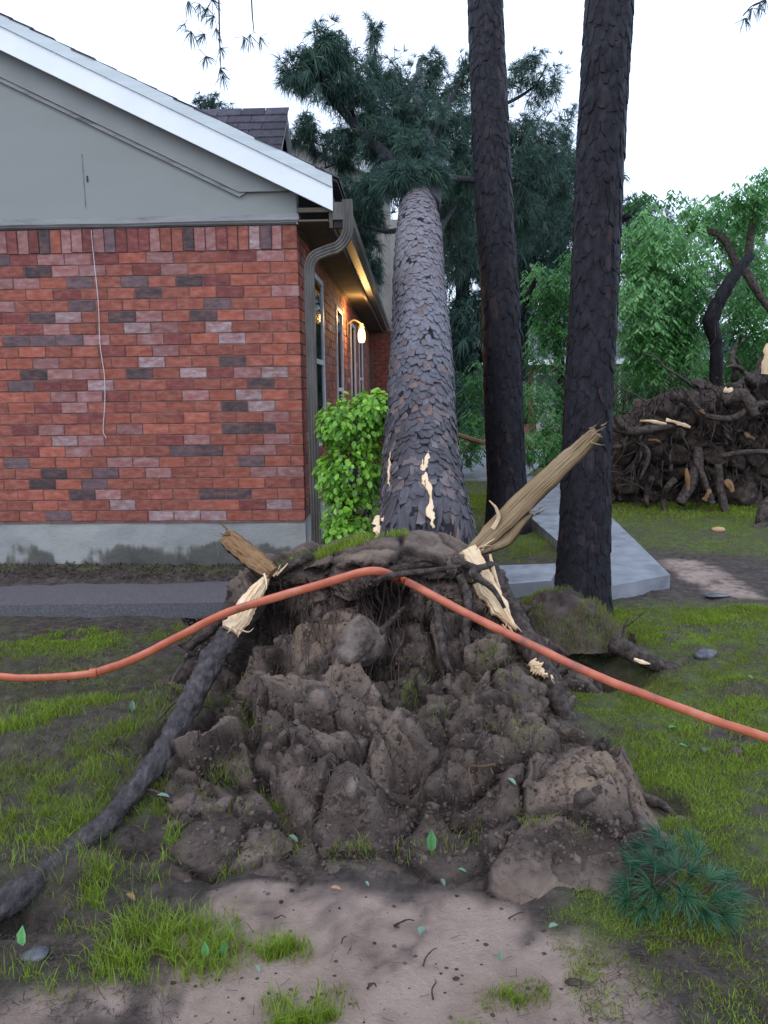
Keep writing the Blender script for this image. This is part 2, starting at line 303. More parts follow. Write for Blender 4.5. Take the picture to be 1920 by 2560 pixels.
# ---------------------------------------------------------------- ground: one sheet
def grow(a, b, step, far, k=1.18):
    c = list(np.arange(a, b, step)); s = step; x = c[-1]
    while x < far: s *= k; x += s; c.append(x)
    s = step; x = c[0]; pre = []
    while x > (-far if a < 0 else -90): s *= k; x -= s; pre.append(x)
    return np.array(pre[::-1] + c)
def pit(x, y, c, r, d):
    q = ((x - c[0]) / r[0]) ** 2 + ((y - c[1]) / r[1]) ** 2
    return -d * np.exp(-q * q)
PITS = [(G(1465, 1672), (.26, .20), .34), (G(470, 1850), (.13, .15), .28), (G(1640, 2010), (.10, .07), .16), (G(330, 2140), (.10, .05), .10),
        (G(60, 2310), (.12, .05), .06)]
MOUNDS = [(G(250, 1960), (.10, .08), .05), (G(400, 2110), (.08, .05), .03), (G(420, 1760), (.08, .14), .06), (G(230, 2200), (.08, .04), .02), (G(300, 1790), (.55, .13), .05), (G(170, 1840), (.5, .10), .035), (G(1380, 1820), (.3, .2), .04), (G(90, 2180), (.3, .12), .05), (G(340, 1950), (.22, .12), .05), (G(1850, 1720), (.15, .06), .05)]
def gz(x, y):
    x = np.asarray(x, float); y = np.asarray(y, float); p = np.stack([x, y, 0 * x], -1).reshape(-1, 3)
    near = 1 / (1 + (y / 9.) ** 4)
    z = .035 * fbm(p * 1.1, 3, 3).reshape(x.shape) * near + .016 * fbm(p * 7, 3, 9).reshape(x.shape) * near
    z = z + .13 * sstep(4.75, 5.3, y + .0 * x) * (1 - sstep(-.45, .3, x)) * near
    for c, r, d in PITS: z = z + pit(x, y, c, r, d)
    for c, r, d in MOUNDS: z = z + pit(x, y, c, r, -d)
    flat = sstep(.9, .3, np.hypot((x - .05) / .85, (y - 1.55) / .5))
    return z * (1 - .7 * flat) - .01 * flat
gx = grow(-3.2, 3.4, .022, 160); gy = grow(.9, 6.2, .022, 220)
XX, YY = np.meshgrid(gx, gy); ZZ = gz(XX, YY)
GV = np.stack([XX, YY, ZZ], -1).reshape(-1, 3)
# where grass grows (ellipses measured in the photograph, turned into ground places)
def gm(px, py): pass
def ell(x, y, c0, c1, ry, s=1.0):
    """soft capsule between two ground points"""
    a = np.array(c0[:2]); b = np.array(c1[:2]); d = b - a; L2 = max((d @ d), 1e-9)
    t = np.clip(((x - a[0]) * d[0] + (y - a[1]) * d[1]) / L2, 0, 1)
    q = np.hypot(x - a[0] - t * d[0], y - a[1] - t * d[1]) / ry
    return s * (1 - sstep(.3, 1.35, q))
GRASS = [(G(0, 1610), G(380, 1590), .30, .9), (G(380, 1600), G(500, 1540), .16, .6), (G(-60, 1850), G(420, 1730), .10, 1.0), (G(-40, 2060), G(200, 2030), .22, 1.), (G(-80, 1960), G(260, 1940), .18, .7),
         (G(380, 2010), G(620, 2060), .19, .95), (G(330, 2110), G(560, 2130), .12, .8), (G(60, 2300), G(330, 2330), .10, .45), (G(300, 1850), G(150, 1900), .10, .6), (G(640, 2390), G(750, 2380), .05, .4), (G(300, 2400), G(520, 2370), .13, .6), (G(720, 2540), G(840, 2520), .08, .5),
         (G(1230, 2500), G(1330, 2480), .05, .9), (G(0, 2420), G(120, 2500), .05, .25), (G(0, 1430, .1), G(560, 1425, .1), .16, .5), (G(230, 2260), G(250, 2230), .06, .6),
         (G(1920, 1700), G(2300, 1700), 1.1, 1.0), (G(1740, 1900), G(2300, 2000), .42, 1.1), (G(1830, 2080), G(2200, 2200), .3, 1.1), (G(1660, 1780), G(1900, 1800), .3, 1.0), (G(1500, 1800), G(1600, 1790), .13, .8),
         (G(1560, 1560), G(2200, 1560), .5, .9), (G(1540, 2330), G(1840, 2260), .16, .8), (G(1500, 2230), G(1560, 2180), .1, .5), (G(1600, 2440), G(1900, 2440), .12, .4), (G(1730, 2540), G(1900, 2560), .12, .35),
         (G(1340, 1380), G(1420, 1370), .2, .9), (G(1000, 1340), G(600, 1390, .1), .12, .5), (G(1300, 1500), G(1520, 1520), .25, .7), (G(1440, 2330), G(1500, 2500), .07, .5), (G(1100, 2590), G(1180, 2570), .04, .9)]
MUD = [(G(1620, 1400), G(1800, 1400), .5, .9), (G(1700, 1480), G(1850, 1500), .15, .7), (G(1640, 2280), G(1700, 2270), .04, .5), (G(1860, 2230), G(1920, 2260), .07, .8), (G(1750, 1580), G(1860, 1560), .1, .5),
       (G(1800, 1740), G(1900, 1730), .07, .7), (G(1500, 1400), G(1600, 1430), .12, .8)]
def grassmask(x, y):
    m = np.zeros_like(x, float)
    for a, b, r, s in GRASS: m = np.maximum(m, ell(x, y, a, b, r, s))
    m = np.maximum(m, .95 * sstep(5.6, 6.4, y) * sstep(.3, .9, x) + .5 * sstep(7.5, 9., y) * (x > -.2))
    m = np.maximum(m, .20 * (y < 4.6) * sstep(.95, 1.3, np.hypot((x - .05) / .95, (y - 1.6) / .42)))
    for a, b, r, s in MUD: m = m * (1 - ell(x, y, a, b, r, s))
    p = np.stack([x, y, 0 * x], -1).reshape(-1, 3)
    n = fbm(p * 5.0, 3, 21).reshape(x.shape); n2 = fbm(p * 1.6, 2, 31).reshape(x.shape)
    n3 = fbm(p * 19, 2, 33).reshape(x.shape)
    rt_ = sstep(.5, 1.1, x); m = np.clip(m * (.92 + .25 * rt_ + (1.7 * n + 1.0 * n2 + 1.5 * n3) * (1 - .45 * rt_)), 0, 1.2)
    for c_, r_, d_ in PITS: m = m * (1 + pit(x, y, c_, (r_[0] * 1.15, r_[1] * 1.15), 1.0))
    return m
gmask = grassmask(GV[:, 0], GV[:, 1])
sandc = [(G(560, 2330), G(1180, 2330), .17, 1.), (G(620, 2480), G(1400, 2520), .26, 1.), (G(0, 2560), G(260, 2520), .08, .8), (G(1350, 2420), G(1420, 2560), .12, .7), (G(1720, 1410), G(1830, 1480), .25, .8), (G(560, 2240), G(700, 2230), .06, .7)]
sand = np.zeros(len(GV))
for a, b, r, s in sandc: sand = np.maximum(sand, ell(GV[:, 0], GV[:, 1], a, b, r, s))
sand = np.clip(1.6 * (sand - .42) + .25 + 1.5 * sand * fbm(GV * 5, 5, 41, .65) + .9 * sand * fbm(GV * 22, 3, 43), 0, 1) * (sand > .01)
GV[:, 2] += (.009 * fbm(GV * [17, 17, 1], 4, 51, .6) + .012 * fbm(GV * [6, 6, 1], 2, 52)) * (1 - sand) / (1 + (GV[:, 1] / 8.) ** 4)
gmat = bpy.data.materials.new('muddy_lawn_soil'); gmat.use_nodes = True
N = gmat.node_tree.nodes; L = gmat.node_tree.links; pb = N['Principled BSDF']
tc = N.new('ShaderNodeTexCoord')
def nz_(sc, det=8, ro=.6):
    n = N.new('ShaderNodeTexNoise'); n.inputs['Scale'].default_value = sc; n.inputs['Detail'].default_value = det; n.inputs['Roughness'].default_value = ro; L.new(tc.outputs['Object'], n.inputs[0]); return n.outputs[0]
def rp_(f, cs, lo=.35, hi=.65):
    r = N.new('ShaderNodeValToRGB'); e = r.color_ramp.elements; e[0].position = lo; e[1].position = hi
    for k in range(len(cs) - 2): e.new(lo + (hi - lo) * (k + 1) / (len(cs) - 1))
    for k, c in enumerate(cs): e[k].color = (*c, 1)
    L.new(f, r.inputs[0]); return r.outputs[0]
def mx_(f, a, b):
    m = N.new('ShaderNodeMix'); m.data_type = 'RGBA'; L.new(f, m.inputs[0]); L.new(a, m.inputs[6]); L.new(b, m.inputs[7]); return m.outputs[2]
def at_(n):
    a = N.new('ShaderNodeAttribute'); a.attribute_name = n; return a.outputs['Fac']
soilc = rp_(nz_(16, 14, .7), [(.015, .010, .008), (.050, .036, .029), (.098, .072, .058), (.17, .128, .105)], .30, .72)
sandcol = rp_(nz_(5), [(.30, .21, .165), (.43, .31, .245), (.50, .375, .305)], .3, .7)
grc = rp_(nz_(14), [(.05, .055, .022), (.09, .12, .025), (.14, .18, .035)], .33, .66)
c = mx_(at_('grass'), soilc, grc); c = mx_(at_('tone'), c, sandcol); L.new(c, pb.inputs['Base Color'])
mr = N.new('ShaderNodeMapRange'); L.new(at_('tone'), mr.inputs[0]); mr.inputs[3].default_value = .8; mr.inputs[4].default_value = .42; L.new(mr.outputs[0], pb.inputs['Roughness'])
pb.inputs['Specular IOR Level'].default_value = .4
bp = N.new('ShaderNodeBump'); bp.inputs['Strength'].default_value = 1.0; bp.inputs['Distance'].default_value = .035; L.new(nz_(48, 12, .7), bp.inputs['Height']); L.new(bp.outputs[0], pb.inputs['Normal'])
gm_ = mesh('ground', GV, gridF(len(gx), len(gy)), gmat, sand, True)
a = gm_.attributes.new('grass', 'FLOAT', 'POINT'); a.data.foreach_set('value', np.clip(gmask * .65, 0, 1).astype(np.float32))
go = link('ground', gm_); go['kind'] = 'structure'
# ---------------------------------------------------------------- house
YAW = .038
C0 = P(763, 1300, 5.45)
HZ = 0.0
house = thing('brick_house', 'red brick house with grey gable, white rake fascia and lit porch lamp', 'house', (C0[0], C0[1], 0), -YAW)
HM = Matrix.Translation((C0[0], C0[1], 0)) @ Matrix.Rotation(-YAW, 4, 'Z'); HI = np.array(HM.inverted())
def HF(px, py, y=0.0):
    """photo pixel -> house (x, z) on the plane y = const of the house"""
    d = HI[:3, :3] @ ray(px, py); o = HI[:3, :3] @ np.array([0, 0, CZ]) + HI[:3, 3]
    t = (y - o[1]) / d[1]; return o[0] + d[0] * t, o[2] + d[2] * t
zf = HF(763, 1300)[1]; zs = HF(733, 622)[1]; zt = HF(735, 562)[1]
NC = 24; ch = (zs - zf) / NC; jt = .008; bl = 67 / FPX * 5.45 * 1.0
print('house: foundation top %.2f soldier bottom %.2f brick top %.2f course %.3f brick %.3f' % (zf, zs, zt, ch, bl))
WX = -9.0; DEP = 9.2
fw = mk('front_wall', *((lambda v: (v[0], v[1]))(prism([(WX, zf - .02), (-.006, zf - .02), (-.006, zt), (WX, zt)], .0045, .2))), M['mortar'], house, world=False)
sw = box('side_wall', (-.2, .201, zf - .02), (-.006, DEP, zt), M['mortar'], house)
box('foundation', (WX, .03, -.35), (-.03, .25, zf - .02), M['foundation'], house)
# foundation front face, slightly uneven
u = np.linspace(-5, .0, 600); v = np.linspace(-.1, zf - .004, 30); UU, VV = np.meshgrid(u, v)
fv = np.stack([UU, 0 * UU + .012, VV], -1).reshape(-1, 3); fv[:, 1] -= .008 * fbm(fv * [5, 1, 9], 3, 4) + .0; 
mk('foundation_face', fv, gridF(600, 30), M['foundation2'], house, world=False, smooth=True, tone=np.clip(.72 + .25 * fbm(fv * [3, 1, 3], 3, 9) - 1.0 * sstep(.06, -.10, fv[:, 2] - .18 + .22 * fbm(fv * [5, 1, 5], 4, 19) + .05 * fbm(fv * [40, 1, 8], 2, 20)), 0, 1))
box('foundation_side', (-.05, .015, -.3), (-.004, DEP, zf - .004), M['foundation'], house)
def brickV(x0, x1, z0, z1, y0, y1, j=.0025):
    v = boxv((x0, y0, z0), (x1, y1, z1)); b = .0025
    f = v.copy()
    # bevelled front: 8 front verts
    fr = np.array([[x0, y0 + b, z0], [x1, y0 + b, z0], [x1, y0 + b, z1], [x0, y0 + b, z1], [x0 + b, y0, z0 + b], [x1 - b, y0, z0 + b], [x1 - b, y0, z1 - b], [x0 + b, y0, z1 - b],
                   [x0, y1, z0], [x1, y1, z0], [x1, y1, z1], [x0, y1, z1]])
    fr += R.uniform(-j, j, fr.shape) * [1, .5, .7]
    F = np.array([[4, 5, 6, 7], [0, 1, 5, 4], [1, 2, 6, 5], [2, 3, 7, 6], [3, 0, 4, 7], [0, 8, 9, 1], [1, 9, 10, 2], [2, 10, 11, 3], [3, 11, 8, 0]])
    return fr, F
def z5(l): return [HF(a * .4972, 500 + b * .4972) for a, b in l]
DARK = z5([(258, 362), (895, 403), (680, 470), (145, 597), (555, 590), (960, 580), (650, 875), (220, 882), (1370, 920), (1215, 805), (1120, 1035), (1385, 1145), (1125, 1142), (1015, 1258), (210, 1375), (160, 1427), (360, 1478), (1015, 1473), (1150, 1473)])
GREY = z5([(475, 533), (1030, 520), (60, 940), (340, 413), (615, 415), (50, 715), (170, 715), (305, 715), (475, 1378), (420, 1427), (885, 1258), (1200, 1310), (235, 1590), (30, 305), (20, 1320)])
WINE = z5([(1035, 403), (1090, 460), (320, 935), (850, 932), (860, 695), (1220, 1525), (835, 1200), (530, 985), (370, 460), (120, 655), (700, 350), (460, 310), (1110, 820), (150, 1155), (80, 1270)])
PINK = z5([(230, 305), (340, 305), (735, 297), (870, 297), (1420, 280), (530, 357), (390, 357), (800, 352), (935, 352), (65, 425), (200, 425), (810, 470), (60, 545), (685, 590), (1150, 520), (895, 640), (430, 710), (710, 700), (180, 830), (770, 762), (400, 880), (1185, 865), (265, 985), (400, 985), (310, 1050), (1380, 1035), (1455, 1085), (320, 1163), (515, 1205), (1050, 1203), (335, 1273), (1265, 1255), (795, 1310), (1455, 1200), (1355, 575), (740, 1365), (1410, 1365), (610, 1155), (20, 300)])
PALE = z5([(285, 600), (625, 650), (1160, 640), (1200, 695), (710, 825), (920, 870), (1430, 868), (455, 935), (1190, 980), (1280, 1035), (1215, 1150), (390, 1213), (570, 1535), (1355, 1527), (765, 1585), (895, 1585), (1045, 1585)])
def pick(x0, x1, z0, z1):
    for L_, m in ((DARK, 'b_dark'), (GREY, 'b_grey'), (WINE, 'b_wine'), (PALE, 'b_pale'), (PINK, 'b_pink')):
        for x, z in L_:
            if x0 <= x <= x1 and z0 <= z <= z1: return m
    return None
LX = -2.36
outb = {k: B() for k in M if k.startswith('b_')}
def rnd_brick(): return random.choices(['b_red', 'b_orange', 'b_wine', 'b_pink', 'b_pale', 'b_dark', 'b_grey'], [44, 22, 10, 12, 4, 5, 3])[0]
for k in range(NC):
    z0 = zf + k * ch; z1 = z0 + ch - jt
    x = -(bl * .5 if k % 2 else 0) + 0.0
    xs = [0.0] if k % 2 == 0 else [0.0, -bl * .47]
    while xs[-1] > WX: xs.append(xs[-1] - bl * (1 + R.uniform(-.012, .012)))
    for i in range(len(xs) - 1):
        x1, x0 = xs[i] - (jt * .5 if i else 0), xs[i + 1] + jt * .5
        zz = R.uniform(-.0015, .0015); yy = R.uniform(-.002, .0025)
        m = pick(x0 - .004, x1 + .004, z0 - .006, z1 + .004) or random.choices(['b_red', 'b_orange', 'b_wine', 'b_pink'], [58, 36, 5, 3])[0]
        if x1 < LX: m = rnd_brick()
        v, f = brickV(x0, x1, z0 + zz, z1 + zz, yy, .1)
        if x1 > LX: mk('brick', v, f, M[m], fw, world=False)
        else: outb[m].add(v, f)
# soldier course
SOL = {0: 'b_red', 1: 'b_pink', 2: 'b_grey', 3: 'b_pale', 4: 'b_red', 5: 'b_red', 6: 'b_wine', 7: 'b_pink', 8: 'b_pink', 9: 'b_dark', 10: 'b_red', 11: 'b_red', 12: 'b_pink', 13: 'b_wine', 14: 'b_wine', 15: 'b_wine', 16: 'b_grey', 17: 'b_pink', 18: 'b_wine', 19: 'b_pink', 20: 'b_pink', 21: 'b_orange', 22: 'b_dark', 23: 'b_wine', 24: 'b_pink', 25: 'b_wine', 26: 'b_pink'}
sw_ = 27 / FPX * 5.42; x = 0.0; i = 0
while x > WX:
    w = sw_ * R.uniform(.94, 1.05) * (1.35 if i == 0 else 1)
    m = SOL.get(i) or rnd_brick()
    v, f = brickV(x - w + jt * .5, x - (jt * .5 if i else 0), zs + R.uniform(-.004, .003), zt - .004 + R.uniform(-.003, .003), -.004 + R.uniform(-.003, .003), .1)
    if x > LX: mk('soldier_brick', v, f, M[m], fw, world=False)
    else: outb[m].add(v, f)
    x -= w; i += 1
for k, b in outb.items():
    if b.n: b.make('bricks_beyond', M[k], fw, world=False, kind='stuff')
# side wall bricks with window openings
WIN = [(.46, 1.42, .95, 2.38), (2.62, 3.3, .55, 2.32), (4.55, 5.3, .3, 2.32), (6.1, 6.9, .9, 2.32)]
sb = {k: B() for k in M if k.startswith('b_')}
for k in range(NC + 2):
    z0 = zf + k * ch; z1 = min(z0 + ch - jt, zt); y = .102 + (bl * .5 if k % 2 else 0)
    if z1 - z0 < .02: continue
    ys = [.102] if k % 2 == 0 else [.102, .102 + bl * .5]
    while ys[-1] < DEP: ys.append(ys[-1] + bl)
    for i in range(len(ys) - 1):
        segs = [(ys[i] + jt * .5, ys[i + 1] - jt * .5)]
        for (a0, a1, b0, b1) in WIN:
            if z1 > b0 and z0 < b1:
                ns = []
                for p, q in segs:
                    if q <= a0 or p >= a1: ns.append((p, q))
                    else:
                        if p < a0: ns.append((p, a0))
                        if q > a1: ns.append((a1, q))
                segs = ns
        for p, q in segs:
            if q - p < .015: continue
            v, f = brickV(p, q, z0, z1, R.uniform(-.002, .002), .09)
            v = np.stack([-v[:, 1], v[:, 0], v[:, 2]], 1); f = f[:, ::1]
            m = rnd_brick()
            if p < 1.0 and R.rand() < .5: mk('brick', v, f, M[m], sw, world=False)
            else: sb[m].add(v, f)
for k, b in sb.items():
    if b.n: b.make('side_bricks', M[k], sw, world=False, kind='stuff')
# windows on the side wall
for wi, (a0, a1, b0, b1) in enumerate(WIN):
    fb = B(); t = .045
    fb.add(boxv((-.03, a0, b0), (.015, a0 + t, b1)), BOXF); fb.add(boxv((-.03, a1 - t, b0), (.015, a1, b1)), BOXF)
    fb.add(boxv((-.029, a0 + t, b0), (.012, a1 - t, b0 + t)), BOXF); fb.add(boxv((-.029, a0 + t, b1 - t), (.012, a1 - t, b1)), BOXF)
    mid = (b0 + b1) / 2; fb.add(boxv((-.020, a0 + t, mid - .02), (.010, a1 - t, mid + .02)), BOXF)
    w = fb.make('window', M['frame'], house, world=False)
    box('pane', (-.002, a0 + t, b0 + t), (.001, a1 - t, b1 - t), M['glass'], w)
    bb = B(); zz = b0 + t
    n = 9
    for q in range(n):
        yy = a0 + t + (a1 - a0 - 2 * t) * (q + .5) / n; ww = (a1 - a0 - 2 * t) / n * .46
        bb.add(boxv((-.014 - .005 * (q % 2), yy - ww, b0 + t + (.35 if wi == 0 else 0)), (-.009 - .005 * (q % 2), yy + ww, b1 - t)), BOXF)
    bb.make('blind', M['blind'] if wi != 2 else M['blackgap'], w, world=False)
    box('backing', (-.04, a0 + .01, b0 + .01), (-.032, a1 - .01, b1 - .01), M['blackgap'], w)
    box('sill', (-.06, a0 - .03, b0 - .05), (.03, a1 + .03, b0 - .002), M['b_wine'], w)
# gable
OH = .10; EX = .36            # overhang to the front, overhang to the side
fl = HF(832, 527, -OH); fl2 = HF(0, 124, -OH); slope = (fl2[1] - fl[1]) / (fl[0] - fl2[0])
tl = HF(832, 444, -OH)
bh = tl[1] - fl[1]            # total vertical height of the white fascia at its end
AX = -4.6
xe = fl[0]
def rz(x): return fl[1] + slope * (xe - x)          # fascia lower edge
print('rake slope %.3f  end x %.2f z %.2f  height %.2f' % (slope, xe, fl[1], bh))
ztrim = HF(735, 535)[1]
# siding panel
pts = [(0.0, ztrim + .002), (0.0, rz(0) + .03), (AX, rz(AX) + .03), (WX, rz(AX) + .03 - slope * (AX - WX)), (WX, ztrim + .002)]
V_, F_ = prism(pts, .015, .12); mk('gable_siding', V_, F_, M['siding'], house, world=False)
# frieze board under the rake (grey)
fh = .20
def rakebd(name, x0, x1, zo0, zo1, y0, y1, m, sq=False, xb=None):
    xb = x0 if xb is None else xb
    p = [(xb, rz(xb) + zo0), (x0, rz(x0) + zo1), (x1, rz(x1) + zo1), (x1, rz(x1) + zo0)]
    V_, F_ = prism(p, y0, y1); return mk(name, V_, F_, m, house, world=False)
tipx, tipz = HF(597, 480, -.01); fh = rz(tipx) - tipz; xr_ = xe - (tipz - fl[1]) / slope
V_, F_ = prism([(tipx, tipz), (xr_, tipz), (xr_ - .02, rz(xr_ - .02) + .02), (AX, rz(AX) + .02), (AX, rz(AX) - fh)], -.014, .0148)
mk('rake_frieze_board', V_, F_, M['trim'], house, world=False)
V_, F_ = prism([(tipx - .0, tipz - .03), (tipx + .05, tipz - .001), (tipx, tipz - .001), (AX, rz(AX) - fh - .001), (AX, rz(AX) - fh - .035)], -.004, .0146)
mk('frieze_edge_shadow', V_, F_, M['oldtrim'], house, world=False)  # added dark strip, stands for the shadow under the frieze board's edge
for px_, y0_, y1_ in ((203, 385, 520),):
    xs_, z1_ = HF(px_, y0_, .01); z0_ = HF(px_, y1_, .01)[1]; box('siding_seam', (xs_, .010, z0_), (xs_ + .004, .0148, z1_), M['oldtrim'], house)
for px_, py_ in ((218, 447), (304, 328)):
    xs_, zs_ = HF(px_, py_, .01); box('siding_knot', (xs_ - .004, .008, zs_ - .02), (xs_ + .004, .0148, zs_ + .02), M['nearblack'], house)
# bottom trim board
uu = np.linspace(WX, .02, 240); rows = [(.0, ztrim), (-.028, ztrim - .004), (-.03, ztrim - .045), (-.02, ztrim - .055), (-.018, zt + .012), (.0, zt + .002)]
tv = np.array([[x_, r[0], r[1]] for r in rows for x_ in uu]); tv[:, 2] += .006 * fbm(tv * [2.5, 1, 1], 2, 5); tv[:, 1] += .006 * fbm(tv * [4, 1, 9], 2, 6)
mk('gable_bottom_trim', tv, gridF(240, len(rows))[:, ::-1], M['oldtrim'], house, world=False)
box('trim_end', (.0, -.02, zt), (.02, .1, ztrim), M['oldtrim'], house)
# white fascia, two steps, and the shingle edge on top
rakebd('rake_fascia', xe, AX, 0, bh * .70, -OH, -OH + .025, M['white'])
rakebd('rake_crown_trim', xe, AX, bh * .70 + .001, bh + .012, -OH - .012, -OH + .025, M['whitegrey'])
rakebd('rake_soffit', xe - .02, AX, .012, .03, -OH + .026, .0, M['trim'])
V_, F_ = prism([(xe - .01, fl[1] - .0), (xe - .01, fl[1] + .03), (xe - .25, fl[1] + .03), (xe - .25, fl[1] + .0)], -OH + .026, .0); mk('eave_return_soffit', V_, F_, M['soffit'], house, world=False)
# roof slabs
def roofslab(sgn):
    n = 220; b = B()
    x0, x1 = (xe, AX) if sgn > 0 else (AX, WX)
    z = lambda x: rz(x) + bh - .016 if x >= AX else rz(AX) + bh - .016 - slope * (AX - x)
    xs = [x0 + .035, x1] if sgn > 0 else [x0, x1 - .3]
    v = [[xs[0], -OH + .0, z(xs[0])], [xs[1], -OH + .0, z(xs[1])], [xs[1], DEP, z(xs[1])], [xs[0], DEP, z(xs[0])]]
    v = np.array(v); v2 = v.copy(); v2[:, 2] += .018
    vv = np.vstack([v, v2]); return vv
rf = mk('roof', roofslab(1), BOXF, M['nearblack'], house, world=False)
mk('roof_far_slope', roofslab(-1), BOXF, M['shingle'], house, world=False)
# shingle tabs along the rake edge and up the slope
shm = {}
nr = int((xe - AX) / .135)
for r_ in range(nr):
    for c_ in range(3 if r_ < 60 else 0):
        xx = xe + .045 - r_ * .135; y0 = -OH - .018 + c_ * .30 - (.15 if r_ % 2 and c_ else 0)
        z_ = rz(xx) + bh + .012 - .01
        v = boxv((xx - .16, y0 + .004 + R.uniform(-.006, .006) * (c_ == 0), 0), (xx, y0 + (.296 if (c_ or r_ % 2 == 0) else .146), .012)); v[:, 2] += z_ + slope * (xx - v[:, 0]) + .008 * (v[:, 0] > xx - .08)
        v[:, 2] += R.uniform(0, .004)
        mk('shingle', v, BOXF, M['shingle'], rf, world=False)
# eave: soffit, fascia, gutter along the side
zso = zt - .01
box('eave_soffit', (.022, -.14, zso), (xe - .03, DEP, zso + .012), M['soffit'], house)
box('eave_fascia', (xe - .03, -OH + .03, zso - .03), (xe - .005, DEP, zso + .19), M['soffit'], house)
box('soffit_edge_strip', (.0, .1, zso - .03), (.02, DEP, zso), M['soffit'], house)
# gutter: K profile extruded
gx0 = xe - .003; gz0 = zso + .02
gp = [(0, 0), (.075, 0), (.085, .03), (.11, .055), (.115, .11), (.105, .115), (.102, .06), (.078, .035), (.068, .008), (.006, .008), (.006, .12), (0, .12)]
V_, F_ = prism([(gx0 + a, gz0 + b) for a, b in gp], -OH + .02, DEP + .05)
F_ = [F_[0]]
n = len(gp)
gut = mk('gutter', V_, F_, M['gutter'], house, world=False)
gpo = [(0, 0), (.075, 0), (.085, .03), (.11, .055), (.115, .115), (0, .115)]
V_, F_ = prism([(gx0 + a, gz0 + b) for a, b in gpo], -OH + .012, -OH + .0195); mk('gutter_end_cap', V_, F_, M['gutter'], gut, world=False)
# downspout (rectangular ribbed)
def spout(name, path, w, d, m, parent, n=40):
    p = smoothpath(path, n); t, u, wv = frames(p)
    ring = []
    for k in range(8):
        ring.append((-w / 2 + w * k / 7, -d / 2 - (.004 if k % 2 else 0)))
    for k in range(4): ring.append((w / 2, -d / 2 + d * (k + .5) / 4))
    for k in range(8): ring.append((w / 2 - w * k / 7, d / 2 + (.004 if k % 2 else 0)))
    for k in range(4): ring.append((-w / 2, d / 2 - d * (k + .5) / 4))
    ring = np.array(ring); s = len(ring)
    side = np.array([1.0, 0.0, 0.0]); V = []
    for i in range(len(p)):
        b_ = np.cross(t[i], [0, 1, 0]); b_ /= np.linalg.norm(b_); c_ = np.cross(b_, t[i])
        V.append(p[i] + ring[:, :1] * b_ + ring[:, 1:] * c_)
    V = np.concatenate(V); i = np.arange(len(p) - 1)[:, None] * s; j = np.arange(s)[None]; j2 = (j + 1) % s
    return mk(name, V, np.stack([i + j, i + j2, i + s + j2, i + s + j], -1).reshape(-1, 4), m, parent, world=False)
sx = gx0 + .045; sy = -.02
def hp3(px, py, y): x_, z_ = HF(px, py, y); return [x_, y, z_]
path = [hp3(868, 500, -.06), hp3(870, 545, -.06), hp3(868, 585, -.05), hp3(848, 615, -.03), hp3(815, 628, .0), hp3(786, 642, .03), hp3(774, 668, .045), hp3(774, 710, .045)]
dsp = spout('downspout', path, .07, .05, M['gutter'], house, 46)
xd = hp3(774, 710, .045)[0]; zd = hp3(774, 710, .045)[2]
spout('downspout_leg', [[xd, .045, zd + .01], [xd, .045, 1.2], [xd, .045, .2]], .07, .055, M['gutter'], dsp, 6)
box('outlet_box', (gx0 + .005, -OH + .03, gz0 - .05), (gx0 + .08, -.02, gz0 - .001), M['blackgap'], dsp)
# far downspout and wing wall facing the camera
box('far_downspout', (.0, DEP - .12, .2), (.06, DEP - .04, 2.2), M['gutter'], house)
box('wing_brick_wall', (-.2, DEP + .0, 0), (.9, DEP + .25, 2.55), M['farbrick'], house)
wbk = B()
for k in range(26):
    for j in range(5):
        x0 = .0 + j * bl - (bl * .5 if k % 2 else 0); v, f = brickV(max(x0, -.0) + .005, x0 + bl - .005, .3 + k * ch, .3 + (k + 1) * ch - jt, DEP - .008, DEP + .02)
        if x0 + bl < .93: wbk.add(v, f)
wbk.make('wing_bricks', M['b_red'], house, world=False, kind='stuff')
wy = DEP - .2
wfl = HF(968, 455, wy); wfr = HF(725, 348, wy)
V_, F_ = prism([(wfl[0] + .05, 2.56), (wfl[0] + .05, wfl[1]), (wfr[0] - 1, wfr[1] + .43), (wfr[0] - 1, 2.56)], wy + .25, wy + .4); mk('wing_siding', V_, F_, M['beige'], house, world=False)
V_, F_ = prism([(wfl[0] + .15, wfl[1] - .04), (wfl[0] + .15, wfl[1] + .12), (wfr[0] - 1, wfr[1] + .60), (wfr[0] - 1, wfr[1] + .44)], wy + .0, wy + .06); mk('wing_fascia', V_, F_, M['white'], house, world=False)
V_, F_ = prism([(wfl[0] + .15, wfl[1] - .06), (wfl[0] + .15, wfl[1] - .042), (wfr[0] - 1, wfr[1] + .438), (wfr[0] - 1, wfr[1] + .42)], wy + .061, wy + .25); mk('wing_soffit', V_, F_, M['trim'], house, world=False)
box('wing_corner_board', (.42, DEP - .02, 2.6), (.58, DEP + .04, 4.6), M['beige'], house)
